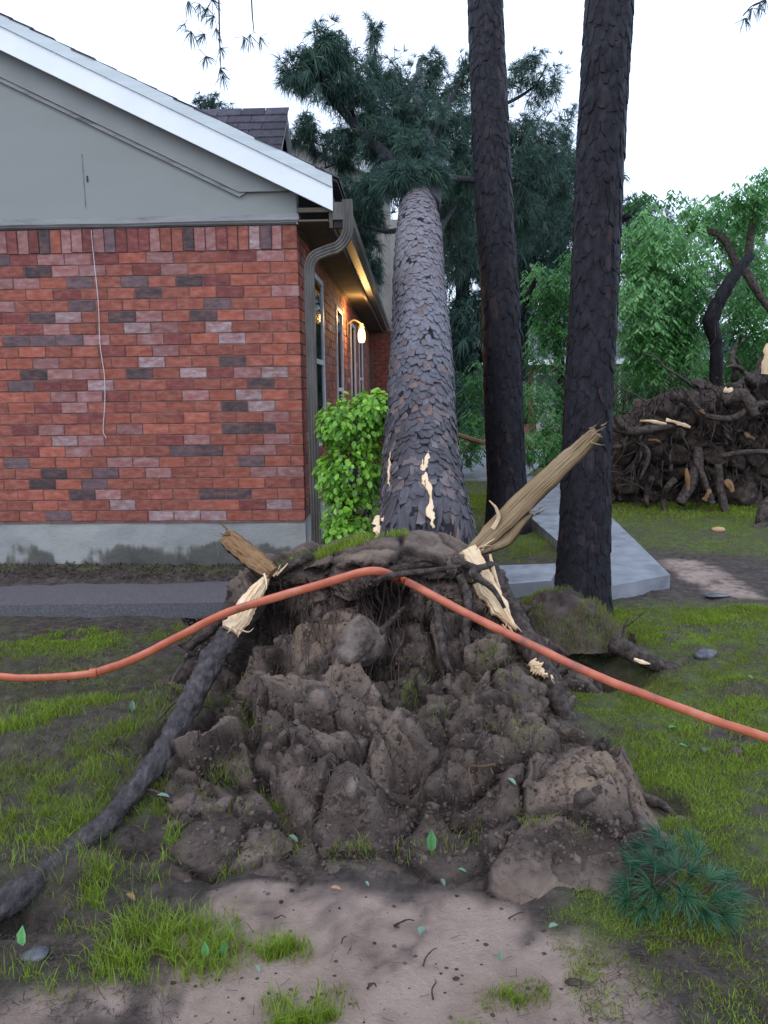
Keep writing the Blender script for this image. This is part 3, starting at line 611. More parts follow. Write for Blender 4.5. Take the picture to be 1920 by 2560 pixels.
# roof gable showing behind the rake, with its own shingles
ry = 4.6; ra = HF(712, 268, ry); rl = HF(470, 268, ry); hgt = 1.15
gxr = ra[0]; zr = ra[1]
V_ = np.array([[gxr, ry, zr], [gxr - 4, ry, zr], [gxr, ry - 1.15, zr - hgt], [gxr - 4, ry - 1.15, zr - hgt], [gxr, ry + 1.15, zr - hgt], [gxr - 4, ry + 1.15, zr - hgt]])
ug = mk('upper_roof', V_ - [0, 0, .03], [np.array([[0, 1, 3, 2], [0, 4, 5, 1]])], M['nearblack'], house, world=False)
for r_ in range(9):
    for c_ in range(13):
        t0, t1 = r_ / 9, (r_ + 1.12) / 9; x1 = gxr + .06 - c_ * .3 - (.15 if r_ % 2 else 0) * (c_ > 0); x0 = gxr + .06 - (c_ + 1) * .3 - (.15 if r_ % 2 else 0)
        yA, zA = ry - 1.15 * t0, zr - hgt * t0; yB, zB = ry - 1.15 * t1, zr - hgt * t1 + .02
        v = np.array([[x0 + .004, yA, zA], [x1 - .004, yA, zA], [x1 - .004, yB, zB], [x0 + .004, yB, zB]]); v = np.vstack([v - [0, 0, .012], v])
        mk('shingle', v, BOXF, M['shingle'], ug, world=False)
# gable end on the right
V_ = np.array([[gxr - .08, ry, zr - .05], [gxr - .08, ry - 1.0, zr - hgt - .3], [gxr - .08, ry + 1.0, zr - hgt - .3]]); mk('upper_gable_siding', V_, np.array([[0, 1, 2]]), M['b_dark'], ug, world=False)
def bar(name, a, b, w, h, m, parent):
    a = np.array(a, float); b = np.array(b, float); d = b - a; d /= np.linalg.norm(d); s = np.cross(d, [1, 0, 0]); s /= np.linalg.norm(s); n_ = np.array([1., 0, 0])
    V = []
    for p in (a, b):
        for i_, j_ in ((-1, -1), (1, -1), (1, 1), (-1, 1)): V.append(p + n_ * w * .5 * i_ + s * h * .5 * j_)
    return mk(name, V, np.array([[0, 1, 2, 3], [7, 6, 5, 4], [0, 4, 5, 1], [1, 5, 6, 2], [2, 6, 7, 3], [3, 7, 4, 0]]), m, parent, world=False)
bar('upper_rake_board', (gxr + .0, ry - .0, zr - .10), (gxr + .0, ry - 1.15, zr - hgt - .1), .05, .12, M['white'], ug)
bar('upper_rake_board', (gxr + .0, ry + .0, zr - .10), (gxr + .0, ry + 1.15, zr - hgt - .1), .05, .12, M['white'], ug)
# lamp
lx, ly = .14, 3.9; lz = HF(904, 842, ly)[1]
lx = HF(904, 842, ly)[0]
lamp = box('wall_lamp', (-.01, ly - .06, lz + .02), (.02, ly + .06, lz + .2), M['brass'], house)
V_, F_ = tube(smoothpath([[lx, ly, lz - .07], [lx, ly, lz - .03], [lx, ly, lz + .05], [lx, ly, lz + .10]], 10), list(np.array([.035, .05, .055, .058, .06, .06, .058, .052, .045, .03]) * .72), 16)
mk('lamp_glass', V_, F_, M['bulb'], lamp, world=False, smooth=True)
V_, F_ = tube([[lx, ly, lz + .10], [lx, ly, lz + .16]], [.045, .02], 14); mk('lamp_cap', V_, F_, M['brass'], lamp, world=False)
V_, F_ = tube(smoothpath([[0.0, ly, lz + .14], [lx * .5, ly, lz + .20], [lx, ly, lz + .15]], 8), .01, 8); mk('lamp_arm', V_, F_, M['brass'], lamp, world=False)
ld = bpy.data.lights.new('porch_lamp_light', 'POINT'); ld.energy = 20; ld.color = (1, .58, .2); ld.shadow_soft_size = .07
lo_ = bpy.data.objects.new('porch_lamp_light', ld); COL.objects.link(lo_); lo_.location = HM @ Vector((lx + .04, ly - .10, lz + .22))
# thin white wire hanging down the wall
def F3(px, py, y): x_, z_ = HF(px, py, y); return np.array(HM @ Vector((x_, y, z_)))
wp = smoothpath([F3(228, 575, -.05), F3(234, 640, -.02), F3(246, 760, -.012), F3(250, 860, -.012), F3(261, 940, -.01), F3(262, 1010, -.012), F3(258, 1075, -.01), F3(266, 1095, -.008)], 60)
wi_ = thing('hanging_wire', 'thin pale wire dangling down the red brick wall from the grey trim', 'wire', tuple(wp[-1]))
V_, F_ = tube(wp, .0028, 5); mk('strand', V_, F_, M['wire'], wi_)
# ---------------------------------------------------------------- walkway slabs
def slab(name, corners, th, m, n=60, lab=None):
    """corners: near-left, near-right, far-right, far-left on top (world)"""
    c = np.array(corners, float); u, v = np.meshgrid(np.linspace(0, 1, n), np.linspace(0, 1, n)); u = u[..., None]; v = v[..., None]
    top = (c[0] * (1 - u) + c[1] * u) * (1 - v) + (c[3] * (1 - u) + c[2] * u) * v
    top = top.reshape(-1, 3); top[:, 2] += .003 * fbm(top * 6, 3, 8)
    bot = top - [0, 0, th]; V = np.vstack([top, bot]); k = n * n
    i = np.arange(n - 1)
    def strip(a, b): return np.stack([a, b, b + k, a + k], 1)
    e = [strip(i + 1, i), strip((n - 1) * n + i, (n - 1) * n + i + 1), strip(i * n, (i + 1) * n), strip((i + 1) * n + n - 1, i * n + n - 1)]
    o = mk(name, V, [gridF(n, n)] + e, m)
    o['kind'] = 'structure'; return o
zw = .085
slab('walkway', [G(-500, 1520, zw), G(640, 1505, zw), G(660, 1452, zw), G(-450, 1462, zw)], .14, M['agg'])
slab('walkway', [G(1242, 1462, .10), G(1378, 1452, .10), G(1400, 1408, .11), G(1236, 1414, .11)], .16, M['concrete'])
slab('walkway', [G(1525, 1466, .10), G(1676, 1437, .10), G(1522, 1286, .10), G(1318, 1286, .10)], .16, M['concrete'])
a_, b_ = G(1322, 1284.5, .10), G(1519, 1284.5, .10)
slab('walkway', [a_, b_, G(1395, 1190, .10), G(1300, 1190, .10)], .16, M['concrete'])
slab('driveway', [G(1100, 1200, .02), G(1300, 1200, .02), G(1400, 1125, .02), G(1080, 1125, .02)], .10, M['concrete'], 12)
# ---------------------------------------------------------------- fallen pine
fp = thing('fallen_pine', 'uprooted pine leaning away against the house with its torn root plate facing us', 'tree', tuple(G(1060, 1720)))
# root plate soil surface
ROWS = [
 [(520,1560,3.75),(620,1470,3.75),(720,1400,3.8),(850,1358,3.8),(980,1338,3.75),(1100,1345,3.75),(1200,1400,3.75),(1300,1530,3.7),(1420,1650,3.65)],
 [(500,1600,3.6),(600,1505,3.5),(705,1430,3.5),(840,1395,3.42),(980,1395,3.36),(1100,1392,3.36),(1190,1450,3.42),(1300,1590,3.4),(1430,1715,3.36)],
 [(490,1620,3.58),(590,1530,3.48),(700,1470,3.5),(840,1440,3.44),(980,1445,3.37),(1100,1440,3.35),(1195,1490,3.38),(1305,1620,3.38),(1440,1735,3.3)],
 [(470,1690,3.42),(580,1590,3.46),(690,1540,3.48),(840,1515,3.44),(980,1525,3.42),(1100,1510,3.36),(1200,1545,3.32),(1320,1680,3.26),(1460,1790,3.12)],
 [(440,1780,3.15),(560,1700,3.22),(700,1650,3.26),(840,1630,3.24),(980,1640,3.22),(1100,1630,3.15),(1220,1660,3.02),(1350,1780,2.93),(1500,1880,2.76)],
 [(430,1850,2.9),(560,1790,2.95),(700,1760,2.93),(840,1750,2.9),(980,1765,2.9),(1110,1750,2.82),(1250,1790,2.70),(1400,1880,2.6),(1550,1960,2.48)],
 [(440,1950,2.5),(560,1920,2.54),(700,1895,2.55),(850,1880,2.52),(990,1890,2.50),(1130,1870,2.47),(1280,1910,2.36),(1430,1980,2.28),(1600,2060,2.18)],
 [(450,2080,2.18),(570,2070,2.19),(720,2060,2.2),(860,2070,2.18),(1000,2070,2.18),(1140,2070,2.15),(1300,2080,2.09),(1450,2100,2.05),(1620,2150,1.98)],
 [(450,2170,2.0),(570,2180,2.0),(720,2180,2.0),(860,2190,1.98),(1000,2190,1.98),(1140,2190,1.98),(1300,2180,1.93),(1450,2170,1.92),(1620,2220,1.85)]]
CT = np.array([[P(*c) for c in r] for r in ROWS])
back = CT[0] + [0, .45, 0]; back[:, 2] = -.08
foot = CT[-1].copy(); foot[:, 1] -= .12; foot[:, 2] = -.09
CT[6:9, :, 2] += .035 * np.array([1, 1, .6])[:, None]; CT[-1][:, 2] = .0; CT[-1][:, 1] -= .03
lft = None
CT = np.concatenate([back[None], CT, foot[None]])
L0 = CT[:, 0] + [-.16, 0, 0]; L0[:, 2] = -.07; R0 = CT[:, -1] + [.16, 0, 0]; R0[:, 2] = -.07
CT = np.concatenate([L0[:, None], CT, R0[:, None]], 1)
NU, NV = 420, 430
a1 = np.stack([smoothpath(CT[:, j], NV) for j in range(CT.shape[1])], 1)      # NV x cols
MV = np.stack([smoothpath(a1[i], NU) for i in range(NV)], 0).reshape(-1, 3)
MNm = normals_grid(MV, NU, NV)
if MNm[:, 2].mean() < 0: MNm = -MNm
jj, ii = np.meshgrid(np.arange(NU), np.arange(NV)); edge = np.minimum.reduce([jj, NU - 1 - jj, ii * 1.0, NV - 1 - ii]).ravel(); ew = sstep(0, 45, edge)
qx, qy = proj(MV)
wv_ = MV + np.stack([fbm(MV * 7, 4, 2, .6), fbm(MV * 7, 4, 3, .6), fbm(MV * 7, 4, 5, .6)], 1) * .030
sv1, se1, idv = slabs(wv_ * 4.2, 4, 1.3); sv2, se2, idw = slabs(wv_ * 10.5, 14, 1.4); sv3, se3, idx3 = slabs(wv_ * 26, 24, 1.2)
disp = +.05 * fbm(MV * 3.0, 3, 61) + .070 * sv1 + .016 * sv2 + .006 * sv3 + .022 * fbm(MV * 13, 5, 71, .62)
disp = disp - .075 * np.exp(-(se1 / .055) ** 2) * (fbm(MV * 3, 2, 77) > -.15) - .022 * np.exp(-(se2 / .07) ** 2) * (fbm(MV * 5, 2, 78) > -.1)
def dent(cx, cy, rx, ry, d, ang=0):
    c, s = math.cos(ang), math.sin(ang); x = qx - cx; y = qy - cy; q = ((x * c + y * s) / rx) ** 2 + ((-x * s + y * c) / ry) ** 2; return d * np.exp(-q * q)
topw = sstep(1385, 1440, qy)
disp = disp * (.35 + .65 * topw) * (1 - .72 * sstep(1900, 2100, qy))
for a in [(640, 1560, 100, 40, -.13), (780, 1480, 80, 16, -.05), (560, 1680, 40, 120, -.14, .5), (1010, 1930, 50, 60, -.09, .3), (1090, 1850, 30, 80, -.10, .6), (1180, 1700, 30, 60, -.08, .6), (700, 1690, 40, 45, -.10), (930, 1950, 30, 40, -.06),
          (700, 2010, 24, 90, -.08, -.5), (1370, 1900, 60, 14, -.06), (1130, 2050, 70, 24, -.06), (990, 1530, 60, 40, -.05), (640, 1860, 22, 120, -.07, -.2)]: disp = disp + dent(*a)
for a in [(840, 1600, 90, 105, .10), (740, 1770, 110, 60, .09, -.5), (880, 1990, 80, 80, .11), (1150, 1610, 95, 70, .06), (1260, 1760, 130, 90, .04), (1460, 2000, 110, 75, .09), (1000, 1385, 190, 24, .02), (1100, 2010, 40, 60, .06), (720, 1880, 90, 60, .07), (1280, 1900, 90, 60, .06)]: disp = disp + dent(*a)
MV2 = MV + MNm * (disp * ew)[:, None]
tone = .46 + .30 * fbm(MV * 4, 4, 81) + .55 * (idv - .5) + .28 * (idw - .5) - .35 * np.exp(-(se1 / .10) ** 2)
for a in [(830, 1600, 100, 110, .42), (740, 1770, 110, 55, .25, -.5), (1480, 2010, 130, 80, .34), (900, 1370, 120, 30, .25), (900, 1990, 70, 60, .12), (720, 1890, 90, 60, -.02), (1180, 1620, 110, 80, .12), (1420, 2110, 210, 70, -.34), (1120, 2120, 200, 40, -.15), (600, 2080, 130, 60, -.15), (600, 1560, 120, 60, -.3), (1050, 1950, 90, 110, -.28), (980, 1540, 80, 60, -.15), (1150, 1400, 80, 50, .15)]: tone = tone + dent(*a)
tone = tone + 1.2 * np.clip(disp, -.1, .06) * 1.2  # cavity shade painted in: hollows darker, raised soil lighter
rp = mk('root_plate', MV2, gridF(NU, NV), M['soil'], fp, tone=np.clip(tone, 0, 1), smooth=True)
from mathutils.bvhtree import BVHTree
step = 3
sub = MV2.reshape(NV, NU, 3)[::step, ::step]; nv_, nu_ = sub.shape[:2]
bvh = BVHTree.FromPolygons([tuple(v) for v in sub.reshape(-1, 3)], gridF(nu_, nv_).tolist())
def hit(px, py):
    d = ray(px, py); d = d / np.linalg.norm(d); h = bvh.ray_cast(Vector((0, 0, CZ)), Vector(d))
    if h[0] is None: return None
    n = np.array(h[1]); n = -n if n @ d > 0 else n
    return np.array(h[0]), n
# clods
def clod(r, sq=(1, .85, .7), sub=ICO3, s=0):
    rs = np.random.RandomState(s + 100); V = sub[0] * 1.0
    for k in range(8):
        nn = rs.normal(size=3); nn /= np.linalg.norm(nn); dd = rs.uniform(.5, .85); e = V @ nn - dd; V = V - np.clip(e, 0, None)[:, None] * nn
    V = V * (1 + .10 * fbm(V * 2.2 + s, 4, s, .6) + .035 * fbm(V * 7 + s, 3, s + 1, .6))[:, None]
    return (V * r * 1.12 * np.array(sq)) @ rrot().T, sub[1]
CL = [(1000, 1447, 20, 'clay_d'), (985, 1436, 12, 'clay_d'), (845, 1600, 84, 'clay'), (770, 1770, 80, 'clay'), (700, 1850, 70, 'clay_d'), (690, 1700, 50, 'clay_d'), (1150, 1600, 60, 'clay'), (1230, 1760, 60, 'clay_d'), (870, 1960, 62, 'clay'), (905, 2010, 50, 'clay_d'), (1110, 2010, 34, 'clay'), (1470, 2010, 72, 'clay'), (1330, 1880, 50, 'clay_d'), (1130, 1900, 44, 'clay_d'), (1400, 2060, 22, 'clay_d'), (1545, 2040, 22, 'clay_d'),
      (1140, 1610, 48, 'clay_d'), (1080, 1680, 44, 'clay_d'), (1210, 1560, 34, 'clay_d'), (640, 1720, 46, 'clay_d'), (1230, 1850, 44, 'clay_d'), (1300, 1950, 38, 'clay_d'), (1180, 1990, 40, 'clay_d'), (720, 1900, 50, 'clay_d'), (960, 1830, 34, 'clay_d'), (620, 1850, 36, 'clay_d'), (1560, 1840, 34, 'clay'), (1620, 1890, 26, 'clay'), (1000, 2100, 44, 'clay_d'), (860, 2110, 34, 'clay_d'), (780, 1420, 34, 'clay_d'), (1150, 1440, 34, 'clay_d')]
for k in range(120):
    CL.append((R.uniform(560, 1560), R.uniform(1440, 2130), 4 + 20 * R.rand() ** 3, 'clay' if R.rand() < .3 else 'clay_d'))
ncl = 0
for k, (px, py, rp_x, mt) in enumerate(CL):
    h = hit(px, py)
    if h is None: continue
    p, n = h; r = rp_x / FPX * p[1]
    V, F = clod(r, (1, R.uniform(.7, 1), R.uniform(.5, .75)), ICO3 if rp_x > 26 else ICO2 if rp_x > 11 else ICO1, k)
    V = V + p - n * r * (.78 if rp_x > 26 else .4)
    mk('soil_clod', V, F, M[mt], rp, smooth=rp_x > 26)
# crumbs of soil too small to pick apart
cb = B()
for k in range(4200):
    h = hit(R.uniform(470, 1620), R.uniform(1400, 2160))
    if h is None: continue
    p, n = h; r = R.uniform(.003, .009) * (1 + (R.rand() < .06)); V = ICO1[0] * r * R.uniform(.6, 1.3, 3) * (1 + .25 * R.randn(len(ICO1[0]), 1)); cb.add(V @ rrot().T + p - n * r * .2, ICO1[1], R.uniform(.25, .75))
cb.make('soil_crumbs', M['soil'], rp, kind='stuff')
# hanging fine roots on the face
HR = []
for k in range(190):
    x = R.uniform(680, 1230) if k < 90 else R.uniform(560, 1400); y = R.uniform(1425, 1520) if k < 90 else R.uniform(1500, 2020)
    HR.append((x, y, R.uniform(60, 230) * (1 if k < 90 else .55), R.uniform(.0015, .0045)))
HR += [(1000, 1440, 330, .006), (1015, 1450, 300, .008), (960, 1450, 380, .005), (1060, 1470, 250, .010), (1100, 1480, 240, .012), (890, 1440, 160, .004), (1175, 1470, 200, .011), (930, 1430, 300, .007)]
for x, y, ln, r in HR:
    h = hit(x, y)
    if h is None: continue
    pts = []; dx = R.uniform(-.22, .22); xx, yy = x, y
    for q in range(7):
        hh = hit(xx, yy)
        if hh is None: break
        pts.append(hh[0] + hh[1] * (.012 + .03 * math.sin(q / 6 * math.pi) * R.rand()) + [0, -.02 * (q < 3), 0]); xx += dx * ln / 6 + R.uniform(-7, 7); yy += ln / 6
    if len(pts) < 4: continue
    pts = smoothpath(pts, 18); V, F = tube(pts, np.linspace(r, r * .3, 18), 5, rough=.2, seed=int(x)); mk('fine_root', V, F, M['rootlet'] if r < .009 else M['rootbark'], rp, smooth=True)
# bigger roots lying on the face
def root(name, pts, r, seg=18, n=60, m='rootbark', rough=.28, parent=fp, seed=1, **k):
    V, F = tube(smoothpath(pts, n), np.interp(np.linspace(0, 1, n), np.linspace(0, 1, len(r)), r), seg, rough=rough, seed=seed)
    return mk(name, V, F, M[m], parent, smooth=True, **k)
root('large_root', [P(650, 1490, 3.5), P(590, 1570, 3.36), P(530, 1650, 3.15), P(480, 1750, 2.92), P(412, 1870, 2.6), P(330, 1980, 2.36), P(262, 2060, 2.19), P(190, 2125, 2.05), P(60, 2225, 1.88), P(-60, 2300, 1.75), P(-160, 2360, 1.65)], [.056, .057, .053, .047, .042, .036, .034, .038, .04, .038, .034], 36, 260, seed=3, m='rootbark_b', rough=.42)
root('large_root', [P(1195, 1400, 3.6), P(1240, 1480, 3.55), P(1290, 1560, 3.42), P(1350, 1660, 3.2), P(1400, 1760, 3.0), P(1440, 1830, 2.85)], [.075, .07, .06, .055, .045, .02], 26, 110, seed=5)
root('root', [P(860, 1440, 3.40), P(1000, 1418, 3.36), P(1120, 1405, 3.36), P(1190, 1420, 3.42)], [.012, .020, .022, .018], 12, 40, seed=6)
root('root', [P(935, 1452, 3.14), P(975, 1440, 3.1), P(1020, 1432, 3.1), P(1080, 1426, 3.16), P(1150, 1415, 3.26)], [.008, .014, .014, .012, .008], 12, 40, seed=13)
root('root', [P(830, 1690, 3.1), P(900, 1640, 3.05), P(960, 1570, 3.2), P(1010, 1520, 3.35)], [.01, .013, .015, .012], 8, 30, seed=7)
root('root', [P(1090, 1470, 3.30), P(1100, 1560, 3.18), P(1112, 1640, 3.02), P(1135, 1690, 2.98)], [.024, .022, .016, .005], 14, 40, seed=8)
root('root', [P(1150, 1440, 3.32), P(1170, 1500, 3.25), P(1165, 1580, 3.1), P(1180, 1650, 3.05)], [.022, .020, .015, .005], 14, 40, seed=9)
root('root', [P(470, 1620, 3.4), P(540, 1560, 3.45), P(610, 1480, 3.52), P(700, 1425, 3.5), P(780, 1390, 3.45)], [.02, .03, .03, .028, .02], 12, 50, seed=10)
root('root', [P(1535, 1950, 2.45), P(1590, 1985, 2.38), P(1650, 2010, 2.33), P(1690, 2040, 2.28)], [.022, .02, .018, .008], 12, 30, seed=11)
root('root', [P(1230, 1410, 3.4), P(1180, 1432, 3.3), P(1230, 1470, 3.3), P(1262, 1520, 3.28)], [.014, .018, .014, .008], 10, 30, seed=12)
for k in range(26):
    px = R.uniform(300, 700); py = 1950 - (px - 300) * 1.05 + R.uniform(-70, 90)
    g_ = G(px, py); g_[2] = float(gz(g_[0], g_[1])) + .01; a = R.uniform(0, 6.28); ln = R.uniform(.05, .2)
    q = [g_, g_ + [math.cos(a) * ln * .5, math.sin(a) * ln * .4, R.uniform(.0, .05)], g_ + [math.cos(a) * ln, math.sin(a) * ln, .0]]
    V, F = tube(smoothpath(q, 10), R.uniform(.002, .006), 5, rough=.2, seed=k); mk('fine_root', V, F, M['rootlet'], rp, smooth=True)
def splinter(name, pts, widths, th, m, parent=fp, nrm=None, n=60, jag=.12, seed=0, mi=None, tipjag=True, **pr):
    """a flat torn slab of wood following pts; widths in metres, frayed ends"""
    p = smoothpath(pts, n); t = np.gradient(p, axis=0); t /= np.linalg.norm(t, axis=1)[:, None]
    vd = p - [0, 0, CZ]; vd /= np.linalg.norm(vd, axis=1)[:, None]
    nn = -vd + np.array([0, 0, .35]) if nrm is None else np.tile(np.asarray(nrm, float), (n, 1))
    nn -= (nn * t).sum(1)[:, None] * t; nn /= np.linalg.norm(nn, axis=1)[:, None]; sd_ = np.cross(nn, t)
    k = 19; uu_ = np.linspace(-1, 1, k); w_ = np.interp(np.linspace(0, 1, n), np.linspace(0, 1, len(widths)), widths)
    rs = np.random.RandomState(seed); prof = rs.uniform(-.5, .5, k)
    V = []
    for i in range(n):
        ea = w_[i] * (1 + jag * fbm(np.array([[i * .25, seed, 0]]), 3, seed)[0]); eb = w_[i] * (1 + jag * fbm(np.array([[i * .25, seed + 9, 0]]), 3, seed + 3)[0])
        tip = 0
        if tipjag and i >= n - 5: tip = (i - n + 5) / 5 * .16
        for j in range(k):
            x_ = uu_[j] * (ea if uu_[j] < 0 else eb)
            h = th * (.5 * (1 - uu_[j] ** 2) + .10 * prof[j] + .15 * fbm(np.array([[j * 1.7, i * .12, seed]]), 2, 3)[0])
            V.append(p[i] + sd_[i] * x_ + nn[i] * h + t[i] * tip * w_[i] * (1.0 + 2.6 * prof[j]))
    V = np.array(V); Vb = V - np.repeat(nn, k, 0) * th * .9
    kk = n * k; F = gridF(k, n); i = np.arange(n - 1)
    e1 = np.stack([i * k, (i + 1) * k, (i + 1) * k + kk, i * k + kk], 1); e2 = np.stack([(i + 1) * k + k - 1, i * k + k - 1, i * k + k - 1 + kk, (i + 1) * k + k - 1 + kk], 1)
    j = np.arange(k - 1); e3 = np.stack([j + 1, j, j + kk, j + 1 + kk], 1); b0 = (n - 1) * k; e4 = np.stack([b0 + j, b0 + j + 1, b0 + j + 1 + kk, b0 + j + kk], 1)
    FF = np.concatenate([F, F[:, ::-1] + kk, e1, e2, e3, e4])
    mi_ = np.concatenate([np.zeros(len(F)), np.ones(len(F)), np.ones(len(e1) + len(e2)), np.zeros(len(e3) + len(e4))])
    J = np.tile(np.arange(k), n); I = np.repeat(np.arange(n), k)
    tn = .60 + .16 * fbm(np.stack([J * 1.9, I * .05, 0 * I + seed], 1), 3, seed) + .25 * fbm(np.stack([J * .6, I * .22, 0 * I + seed], 1), 3, seed + 2) - .55 * ((J <= 1) | (J == k - 1))
    tn = np.clip(np.concatenate([tn, tn * .5]), 0, 1)
    return mk(name, np.vstack([V, Vb]), FF, [M[m], M['rootbark']], parent, mi=mi_, tone=tn, **pr)
# trunk with plates of bark
def rint(path, radii, n):
    p = smoothpath(path, n); return p, np.interp(np.linspace(0, 1, n), np.linspace(0, 1, len(radii)), radii)
def barked(parent, path, radii, pw, phh, th, core, platem, tonef, seed=0, keep=300, flare=0.0, ang=None, cull=True, lean=.55, lobes=0.0):
    n = 160; p, r = rint(path, radii, n); s = np.concatenate([[0], np.cumsum(np.linalg.norm(np.diff(p, axis=0), axis=1))]); Ltot = s[-1]
    t, u, w = frames(p)
    lob = lambda a, q: 1 + lobes * np.sin(a * 5 + seed) * np.exp(-q / .35) + .03 * np.sin(a * 3 + q * 3)
    sg = 48; aa = np.linspace(0, 2 * math.pi, sg, endpoint=False)
    rr = r[:, None] * lob(aa[None], s[:, None])
    V = (p[:, None] + rr[..., None] * (np.cos(aa)[None, :, None] * u[:, None] + np.sin(aa)[None, :, None] * w[:, None])).reshape(-1, 3)
    i = np.arange(n - 1)[:, None] * sg; j = np.arange(sg)[None]; j2 = (j + 1) % sg
    Vn = V + (V - np.repeat(p, sg, 0)) * (.03 * fbm(V * [30, 30, 12], 3, seed))[:, None]
    tr = mk('trunk', Vn, np.stack([i + j, i + j2, i + sg + j2, i + sg + j], -1).reshape(-1, 4), M[core], parent, smooth=True)
    def S_(q, a, off):
        q = np.clip(q, 0, Ltot); c = np.stack([np.interp(q, s, p[:, k]) for k in range(3)], -1)
        U = np.stack([np.interp(q, s, u[:, k]) for k in range(3)], -1); Wv = np.stack([np.interp(q, s, w[:, k]) for k in range(3)], -1)
        R_ = np.interp(q, s, r) * lob(a, q) + off
        return c + R_[..., None] * (np.cos(a)[..., None] * U + np.sin(a)[..., None] * Wv)
    plates = []; q = 0.0; row = 0
    rs = np.random.RandomState(seed + 5)
    while q < Ltot:
        rq = float(np.interp(q, s, r)); k = max(6, int(2 * math.pi * rq / pw)); off = (row % 2) * .5 + rs.uniform(-.1, .1)
        for c in range(k):
            if rs.rand() < .04: continue
            a0 = 2 * math.pi * (c + off + rs.uniform(-.22, .22)) / k; qq = q + rs.uniform(-.35, .35) * phh
            hw = .5 * 2 * math.pi / k * rs.uniform(.95, 1.45); hh = .5 * phh * rs.uniform(.8, 1.7) * 1.25
            m = 8; an = (np.arange(m) + .5) / m * 2 * math.pi + rs.uniform(-.3, .3, m); jr = rs.uniform(.78, 1.2, m)
            sx_ = np.clip(np.cos(an) * 1.25, -1, 1); sy_ = np.clip(np.sin(an) * 1.25, -1, 1)
            ax = a0 + hw * sx_ * jr; qx_ = qq + hh * sy_ * jr
            tt = th * rs.uniform(.6, 1.5); tlt = rs.uniform(-.25, .25)
            lift = tt * (.62 - lean * sy_ + tlt * sx_)
            o1 = S_(qx_, ax, lift - tt * 1.1 - .002); o2 = S_(qx_ + rs.uniform(-.002, .002, m), ax, lift); o3 = S_(qq + (qx_ - qq) * .80, a0 + (ax - a0) * .80, lift + tt * .16 * rs.uniform(.3, 1, m)); o4 = S_(np.array([qq]), np.array([a0]), np.array([tt * .75]))
            VV_ = np.vstack([o1, o2, o3, o4])
            cn = o4[0]; cc = S_(np.array([qq]), np.array([a0]), np.array([-rq]))[0]
            nrm = cn - cc; face = -(nrm @ (cn - np.array([0, 0, CZ])))
            if cull and face < -.25 * np.linalg.norm(nrm) * np.linalg.norm(cn): 
                if rs.rand() < .0: continue
            size = 0
            if face > 0: dd = np.linalg.norm(cn - [0, 0, CZ]); size = (hw * rq) * hh / dd ** 2
            px_, py_ = proj(cn[None]); 
            if px_[0] < -30 or px_[0] > 1950 or py_[0] < -30 or py_[0] > 2590: size = 0
            plates.append((size, VV_, float(tonef(cn, px_[0], py_[0], rs))))
        q += phh * .80; row += 1
    m = 8; k = np.arange(m); k2 = (k + 1) % m
    F4 = np.concatenate([np.stack([k, k2, m + k2, m + k], 1), np.stack([m + k, m + k2, 2 * m + k2, 2 * m + k], 1)]); F3_ = np.stack([2 * m + k, 2 * m + k2, np.full(m, 3 * m)], 1)
    # outward orientation check
    plates.sort(key=lambda a: -a[0]); rest = B()
    for kk, (sz, VV_, tn) in enumerate(plates):
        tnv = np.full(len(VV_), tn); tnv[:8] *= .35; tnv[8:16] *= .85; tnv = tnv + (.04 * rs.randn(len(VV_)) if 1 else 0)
        if kk < keep and sz > 0: mk('bark_plate', VV_, [F4, F3_], M[platem], tr, tone=tnv)
        else: rest.add(VV_, [F4, F3_], tnv)
    rest.make('bark', M[platem], tr, kind='stuff')
    return tr
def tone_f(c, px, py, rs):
    t = .09 + .15 * rs.rand() + .50 * sstep(1120, 620, py)  # paler up the trunk: sky sheen put into the plate tone
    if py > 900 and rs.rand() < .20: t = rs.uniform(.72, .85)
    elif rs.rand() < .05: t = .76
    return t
trp = [P(1063, 1420, 3.85), P(1062, 1345, 3.95), P(1055, 1150, 4.65), P(1052, 900, 5.6), P(1047, 600, 7.15), P(1043, 505, 8.1)]
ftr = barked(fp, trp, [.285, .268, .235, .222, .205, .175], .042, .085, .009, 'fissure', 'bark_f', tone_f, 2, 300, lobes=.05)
# torn orange streaks in the bark
for pp, w_ in (([(905+25, 1165), (932, 1215), (926, 1250), (960, 1290), (965, 1330)], .011), ([(1072, 1130), (1062, 1180), (1075, 1240), (1078, 1290), (1085, 1320)], .014), ([(975, 1130), (972, 1190), (976, 1240)], .007), ([(945, 1290), (950, 1335), (940, 1345)], .02), ([(1060, 1215), (1056, 1150)], .008)):
    q = []
    for (px, py) in pp:
        dd = ray(px, py); best = None
        # intersect with trunk core by marching
        for tt in np.linspace(3.4, 6.0, 260):
            x_ = dd / dd[1] * tt + [0, 0, CZ]; pth = smoothpath(trp, 60); dist = np.linalg.norm(pth - x_, axis=1); k_ = dist.argmin(); rr_ = np.interp(k_ / 59, np.linspace(0, 1, 6), [.285, .268, .235, .222, .205, .175])
            if dist[k_] < rr_ + .012: best = x_; break
        if best is not None: q.append(best)
    if len(q) >= 2: splinter('torn_wood_strip', q, [w_ * .5, w_ * 1.5, w_ * .7, w_ * 1.3, w_ * .4], .012, 'wood', ftr, seed=int(pp[0][0]), n=50, jag=1.4)
# upper trunk, snapped and carrying the crown
root('upper_trunk', [P(1062, 520, 8.0), P(1075, 440, 8.9), P(1060, 340, 10.5), P(1045, 230, 12.2), P(1050, 150, 13.8)], [.15, .14, .12, .09, .04], 18, 50, 'bark_f', .2)
